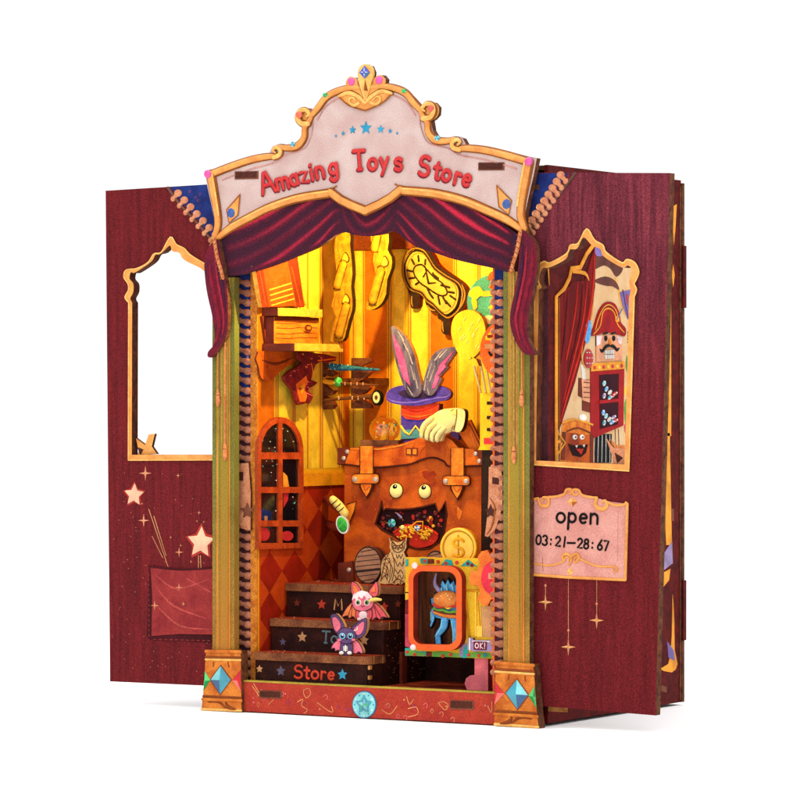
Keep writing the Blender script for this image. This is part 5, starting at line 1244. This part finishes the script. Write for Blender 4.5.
bat('small purple bat figure with big pink ears on the lowest step', q, None, [
    ('wing', yl((448,344),(425,352),(408,372),(404,388),(420,384),(424,400),(438,394),(452,402)), batpk, -1), ('wing', yl((512,344),(540,356),(560,396),(556,412),(540,402),(528,412),(512,402)), batpk, -1),
    ('ear', yl((404,222),(432,214),(462,250),(474,290),(450,314),(425,302),(410,262)), batp, .3), ('ear', yl((584,236),(580,300),(552,334),(520,326),(496,296),(530,262),(560,244)), batp, .3),
    ('body', yl((462,352),(506,352),(514,390),(504,416),(482,420),(458,416),(450,390)), batp, .2), ('head', yl((440,322),(448,292),(484,282),(522,294),(532,324),(520,352),(484,362),(450,350)), batp, 1)], None, batp, bd1, zt1)
q = FP(38)
def bd2(k, B):
    k.poly(B, yl((514,140),(520,112),(545,98),(562,92),(590,100),(612,122),(620,150),(604,128),(588,138),(576,116),(562,134),(548,120),(538,142),(526,130)), hairw, 1.6, 1)
    for c in ((544,152),(588,152)):
        k.poly(B, ell(yl(c)[0], 3.0, 3.3), hairw, 1.5, .8); k.dome(B, yl(c)[0], 2.2, 2.6, .7, M('bat iris', (110,140,90), .6, .1), 1.5, 12); k.dome(B, yl(c)[0], 1.2, 1.5, .5, black, 1.9, 8)
    k.dome(B, yl((567,215))[0], 4.2, 4.6, 1.2, hairw, .5, 14); k.tube(B, yl((560,168),(566,174),(574,168)), .4, drag, 1.5, .5)
    k.poly(B, yl((514,66),(530,70),(544,98),(522,108)), bator, .8, .6); k.poly(B, yl((624,66),(628,100),(606,98)), bator, .8, .6)
    for x in (486,504): k.tube(B, yl((508,160),(x,226)), .4, redld, -.8, .5)
    for x in (630,652): k.tube(B, yl((618,166),(x,226)), .4, redld, -.8, .5)
    k.tube(B, yl((606,142),(630,136),(660,138)), [1.6,2,1.2], scrollc, 2, .7, 3)
    for x in (548,586): k.dome(B, yl((x,236))[0], 2.2, 1.8, 1.4, hairw, .6, 10)
bat('small coral pink bat figure with fluffy white hair on the middle step', q, None, [
    ('wing', yl((520,150),(492,166),(470,196),(458,224),(484,218),(494,232),(512,222),(532,236)), bator, -1), ('wing', yl((604,152),(640,168),(668,200),(684,228),(660,224),(646,238),(628,226),(604,238)), batr, -1),
    ('ear', yl((508,50),(532,56),(556,96),(530,122),(510,110),(504,80)), batr, .1), ('ear', yl((636,48),(640,110),(616,124),(594,102),(612,70)), batr, .1),
    ('body', yl((538,178),(598,178),(610,214),(598,240),(568,246),(538,240),(528,214)), batr, 0), ('head', yl((512,150),(522,118),(566,102),(608,118),(620,152),(606,182),(566,196),(526,184)), batpk, .9)], None, batr, bd2, zt2)

# =====================================================================
# ARCADE BOOTH
# =====================================================================
t = Thing('arcade_booth', 'yellow arcade booth with rounded red window at the lower right', 'arcade booth')
YM = 24; q = FP(YM)
hole_ = []
def rrect(x0, y0, x1, y1, r, sk=0, n=6):
    out = []
    for cx, cy, a0 in ((x1-r, y0+r, 90), (x0+r, y0+r, 180), (x0+r, y1-r, 270), (x1-r, y1-r, 360)):
        for i in range(n+1):
            a_ = math.radians(a0-90+ (90*i/n)); out.append((cx+r*math.cos(a_), cy-r*math.sin(a_)+sk*(cx+r*math.cos(a_)-x0)))
    return out
inner = rrect(415, 571, 457.4, 644, 9, .02)
k = MB(); k.poly(q, yh((52,86),(500,92),(500,592),(50,578)), yell, 0, 4, edgel, holes=[rrect(414, 570, 458.5, 645, 9, .02)])
k.box(P(406,600,YM).x, P(409,600,YM).x, YM+4.01, 56, P(406,655,YM).z, P(406,558,YM).z, yell)
k.box(P(406,600,YM).x, XR2-1, YM+4.01, 56, P(406,655,YM).z-.6, P(406,655,YM).z+2, yell); k.box(P(406,600,YM).x, XR2-1, YM+4.01, 56, P(406,558,YM).z-3, P(406,558,YM).z-.1, yell)
k.box(P(406,600,YM).x, XR2-1, 56.01, 60, P(406,655,YM).z, P(406,558,YM).z, innb)
k.box(P(409.2,600,YM).x, P(409.2,600,YM).x+2, YM+5, 55.9, P(406,655,YM).z+2.1, P(406,558,YM).z-3.1, innb)
bo_ = t.part('cabinet', k)
k = MB()
def dd(m_, l_, *pts, sm=0): k.poly(q, yh(*pts), m_, l_, smooth=sm)
dd(machp, .4, (51,372),(92,372),(100,420),(96,520),(78,540),(51,540)); dd(drag, .3, (52,300),(72,296),(74,370),(51,372))
dd(mtl, .4, (51,532),(80,540),(110,556),(156,558),(156,580),(51,577)); dd(machg, .6, (60,552),(84,544),(112,560),(150,566),(152,579),(62,576)); dd(machg, .4, (186,560),(240,556),(320,568),(400,560),(480,566),(484,590),(186,583))
dd(mtl, .5, (330,548),(352,520),(368,548),(360,586),(332,586), sm=2); dd(guard, .35, (156,556),(186,558),(186,583),(156,580)); dd(mauve, .6, (322,580),(324,548),(346,516),(360,520),(342,552),(340,584))
for pts in (((230,128),(254,96),(284,100),(292,128)), ((330,130),(366,98),(410,132))): dd(mtl, .6, *pts)
dd(mtl, .5, (126,96),(136,90),(160,92),(164,118),(132,116)); dd(guard, .4, (164,94),(196,95),(196,118),(164,118)); dd(mtl, .5, (54,96),(66,96),(66,130),(54,132))
for c, m_ in (((216,108),redst),((310,112),redst),((256,116),redst),((366,118),drag),((386,126),drag),((420,578),redst),((370,574),redst),((280,574),redst),((240,580),redst),((100,572),redst),((62,560),redst),((452,575),bluest),((150,104),redst)): k.poly(q, ell(yh(c)[0], 1.7, 1.8, 10), m_, .9)
k.tube(q, yh((52,262),(72,264)), .6, clkd, .1, .5); k.tube(q, yh((354,250),(390,254),(432,250)), 1.2, coind, .2, .5); k.tube(q, yh((404,262),(404,480)), 1.4, coinm, .3, .7); k.tube(q, yh((412,258),(430,470)), .5, coind, .2, .5)
k.tube(q, yh((356,300),(372,480)), 1.6, coind, .3, .5); k.tube(q, yh((430,330),(436,480)), .5, tan, .2, .5)
dd(coinm, .5, (400,430),(436,430),(436,484),(404,484))
dd(tan, .3, (436,336),(484,320),(484,486),(440,486))
t.part('printed_panel', k, bo_)
k = MB(); fq = FP(YM-9)
k.poly(FP(YM-9), [(x-2.2, y) for x, y in rrect(410.6, 565, 464, 650, 14, .02)], machr, 0, 8.6, M('window side red', (150,40,28), .6, .2), holes=[[(x-2.2, y) for x, y in rrect(415.4, 571, 458.4, 644, 9, .02)]])
t.part('window_frame', k)
k = MB()
for c in ((98,128),(90,537)): k = MB(); k.dome(FP(YM-9.2), yh(c)[0], 2.9, 3.2, 1.4, hairw, 0, 14); t.part('rivet', k)
k = MB(); q4 = FP(YM-4)
k.poly(q4, yh((362,500),(368,488),(388,490),(392,500),(478,502),(486,494),(500,496),(500,556),(480,558),(390,556),(384,552),(362,548)), mauve, 0, 3.6, brownp)
k.poly(q4, yh((394,506),(460,508),(458,550),(394,548)), wine, .6); k.tube(q4, yh((374,492),(374,548)), .8, white, .3, .5); k.tube(q4, yh((388,506),(474,508)), .5, white, .3, .5)
text(k, q4, 'OK!', *yh((402,541))[0], 5.2, .55, hairw, .8, .02, .14, 1.1)
t.part('small_sign', k)
k = MB(); cq = FP(YM-5); cc = (494, 578); pts = []
for i in range(6):
    a0 = i*math.pi/3+math.pi
    for da, rr in ((-.36,20),(-.24,27),(.0,28.5),(.24,27),(.36,20)): pts.append((cc[0]+.88*rr*math.cos(a0+da), cc[1]+rr*1.08*math.sin(a0+da)))
k.poly(cq, pts, orange, 0, 4.6, M('cog edge', (150,62,24), .7, .2)); k.poly(cq, ell((494,578), 12.5, 17), crim, .7); k.poly(cq, [(489,573),(500,573),(500,579),(489,579)], tan, 1.4)
t.part('cog', k)
k = MB(); lq = FP(30)
ztop_leg = 660; 
k.poly(lq, [(474.5,655),(488,655.5)]+[(488,zpx(488,30,ZF+.2)),(467,zpx(467,30,ZF+.2)),(464.6,684),(466,678.5),(470,675.5),(474.5,675)], pinkl, 0, 8, M('pink leg side', (170,60,70), .6, .15))
t.part('foot', k)
k = MB(); k.box(P(480,670,60).x, P(492,670,60).x, 62, 72, ZF+.1, P(406,655,YM).z-.7, pinkl); t.part('foot', k); k = MB(); k.box(XS+.8, XS+4, 62, 72, ZF+.1, P(406,655,YM).z-.7, guard); t.part('foot', k)
t.done()

# the blue creature with a burger, behind the booth window
t = Thing('monster_figure', 'blue furry monster figure hugging a hamburger inside the booth window', 'toy monster'); q = FP(36); zfl = P(406,655,YM).z+2.3
zz = q.m(yh((230,520))[0]).z; dzm = zfl-zz
class Mo: n = q.n; m = staticmethod(lambda p, l=0: q.m(p, l)+Vector((0, 0, dzm if p[1] > 640 else 0)))
k = MB()
k.poly(Mo, yh((172,288),(198,282),(192,262),(212,262),(214,246),(230,244),(224,220),(236,192),(250,214),(262,186),(278,212),(296,190),(304,220),(330,206),(336,250),(350,300),(350,400),(318,410),(320,524),(280,524),(288,440),(268,410),(260,446),(232,482),(240,524),(192,524),(196,476),(226,434),(222,404),(200,396),(190,430),(178,446),(168,436),(182,404),(178,370),(190,340),(170,320)), black, -1.4, 2)
k.poly(Mo, yh((180,292),(206,286),(202,268),(222,266),(224,250),(236,246),(230,222),(238,204),(252,226),(264,198),(276,222),(294,204),(300,228),(326,218),(330,300),(330,390),(260,398),(206,388),(190,366),(198,340),(184,322)), furb, .2, 2.6)
k.tube(Mo, yh((190,350),(192,390),(180,430)), [1.6,1.8,.8], furb, .6, .7, 4); k.tube(Mo, yh((250,395),(244,435),(215,478),(228,520)), [4.4,4,3,3.4], furb, .4, .6, 4); k.tube(Mo, yh((296,398),(302,450),(304,520)), [4.4,3.6,3.4], furb, .4, .6, 4)
for L_ in (((240,400),(232,440),(208,480)), ((288,410),(296,460),(296,515)), ((236,240),(240,262)), ((262,222),(266,250)), ((292,222),(296,250)), ((186,360),(186,400))): k.tube(Mo, yh(*L_), .8, teall, 2.2, .6, 3)
k.tube(Mo, yh((214,258),(222,262)), .9, furd, 1, .5)
t.part('body', k)
k = MB(); k.tube(Mo, yh((222,250),(204,225),(202,196),(210,166)), [2.6,2.2,1.6,.5], mauve, 1, .7, 4); t.part('horn', k)
k = MB(); k.dome(Mo, yh((262,296))[0], 13.2, 9, 5, bun, 2.4, 24)
k.tube(Mo, yh((202,322),(230,334),(262,330),(300,330),(328,326)), 1.5, toma, 4, .8, 3); k.poly(Mo, yh((228,320),(300,318),(318,324),(276,346),(240,330)), chee, 4.4); k.tube(Mo, yh((204,342),(224,352),(250,350),(280,362),(310,358),(330,364)), 1.6, lett, 4, .8, 3)
k.tube(Mo, yh((208,358),(260,376),(326,380)), 2.6, bun, 3, .8, 3); k.tube(Mo, yh((206,350),(260,366),(326,370)), .9, guard, 4.8, .8, 3)
for c in ((230,292),(248,278),(262,290),(280,276),(290,294),(252,302),(300,282),(272,268)): k.dome(Mo, yh(c)[0], .8, .7, .6, eyec, 6.6, 8)
t.part('hamburger', k)
t.done()

# coin
k = MB(); q = FP(36); c = zH((443,238))[0]; k.poly(q, ell(c, 18.4, 20), coinm, 0, 5, coind); k.tube(q, ell(c, 17, 18.4, 36)+ell(c, 17, 18.4, 36)[:1], 1.5, coinm, .3, .8); k.tube(q, ell(c, 15, 16.2, 36)+ell(c, 15, 16.2, 36)[:1], .5, coind, .2, .6)
sx, sy = c; k.tube(q, [(sx+5,sy-6.5),(sx+1,sy-9),(sx-4,sy-7.5),(sx-5,sy-3.5),(sx-1,sy-.5),(sx+4,sy+2),(sx+5,sy+6),(sx+1,sy+9),(sx-5,sy+7)], 1.4, M('coin shade', (226,156,22), .45, .1), .4, .8, 4)
k.tube(q, [(sx-.4,sy-12),(sx,sy+12)], .8, coind, .3, .7)
simple('gold_coin', 'large yellow coin with a dollar sign standing on the booth roof', 'coin', k)

# =====================================================================
# GROUND, LIGHT, CAMERA
# =====================================================================
gmt = bpy.data.materials.new('white table'); gmt.use_nodes = True; gb = gmt.node_tree.nodes['Principled BSDF']
nz = gmt.node_tree.nodes.new('ShaderNodeTexNoise'); nz.inputs['Scale'].default_value = 40
rm = gmt.node_tree.nodes.new('ShaderNodeMapRange'); rm.inputs[3].default_value = .965; rm.inputs[4].default_value = .975
gmt.node_tree.links.new(nz.outputs[0], rm.inputs[0]); gmt.node_tree.links.new(rm.outputs[0], gb.inputs['Base Color'])
gb.inputs['Roughness'].default_value = .9; gb.inputs['Specular IOR Level'].default_value = .1
gr = MB(); gr.plate([(-60000,-60000,GZ-.6),(60000,-60000,GZ-.6),(60000,60000,GZ-.6),(-60000,60000,GZ-.6)], (0,0,1), 2, gmt); go = gr.build('ground'); go['kind'] = 'structure'

wd = bpy.data.worlds.new('World'); scn.world = wd; wd.use_nodes = True
bg = wd.node_tree.nodes['Background']; bg.inputs[0].default_value = (1, 1, 1, 1); bg.inputs[1].default_value = 1.045
def lamp(name, typ, loc, energy, color, size, look=None, shape=None):
    l = bpy.data.lights.new(name, typ); l.energy = energy; l.color = color
    if typ == 'AREA': l.size = size*S
    else: l.shadow_soft_size = size*S
    o = bpy.data.objects.new(name, l); col.objects.link(o); o.location = Vector(loc)*S
    if look is not None: o.rotation_euler = (Vector(look)-Vector(loc)).to_track_quat('-Z', 'Y').to_euler()
    return o
lamp('shop_lamp', 'POINT', P(368, 229, 30), .66, (1, .76, .20), 4)
lamp('added_front_light', 'AREA', (-300, -2000, 700), 1.4, (1, .97, .93), 1500, (0, 0, 0))  # added soft light for highlights on the mouldings
lamp('added_overhead_light', 'AREA', (0, 0, 2200), 20, (1, 1, 1), 5200, (0, 0, 0))  # added light that whitens the ground and washes out contact shadows
cam = bpy.data.cameras.new('Camera'); co = bpy.data.objects.new('Camera', cam); col.objects.link(co); scn.camera = co
co.location = CAM*S; co.rotation_euler = Dv.to_track_quat('-Z', 'Y').to_euler()
cam.sensor_width = 36; cam.lens = FOC/800*36; cam.clip_start = .05; cam.clip_end = 200
scn.view_settings.view_transform = 'Standard'; scn.view_settings.look = 'None'; scn.view_settings.gamma = 1; scn.view_settings.exposure = 0
scn.cycles.max_bounces = 8; scn.cycles.use_denoising = True
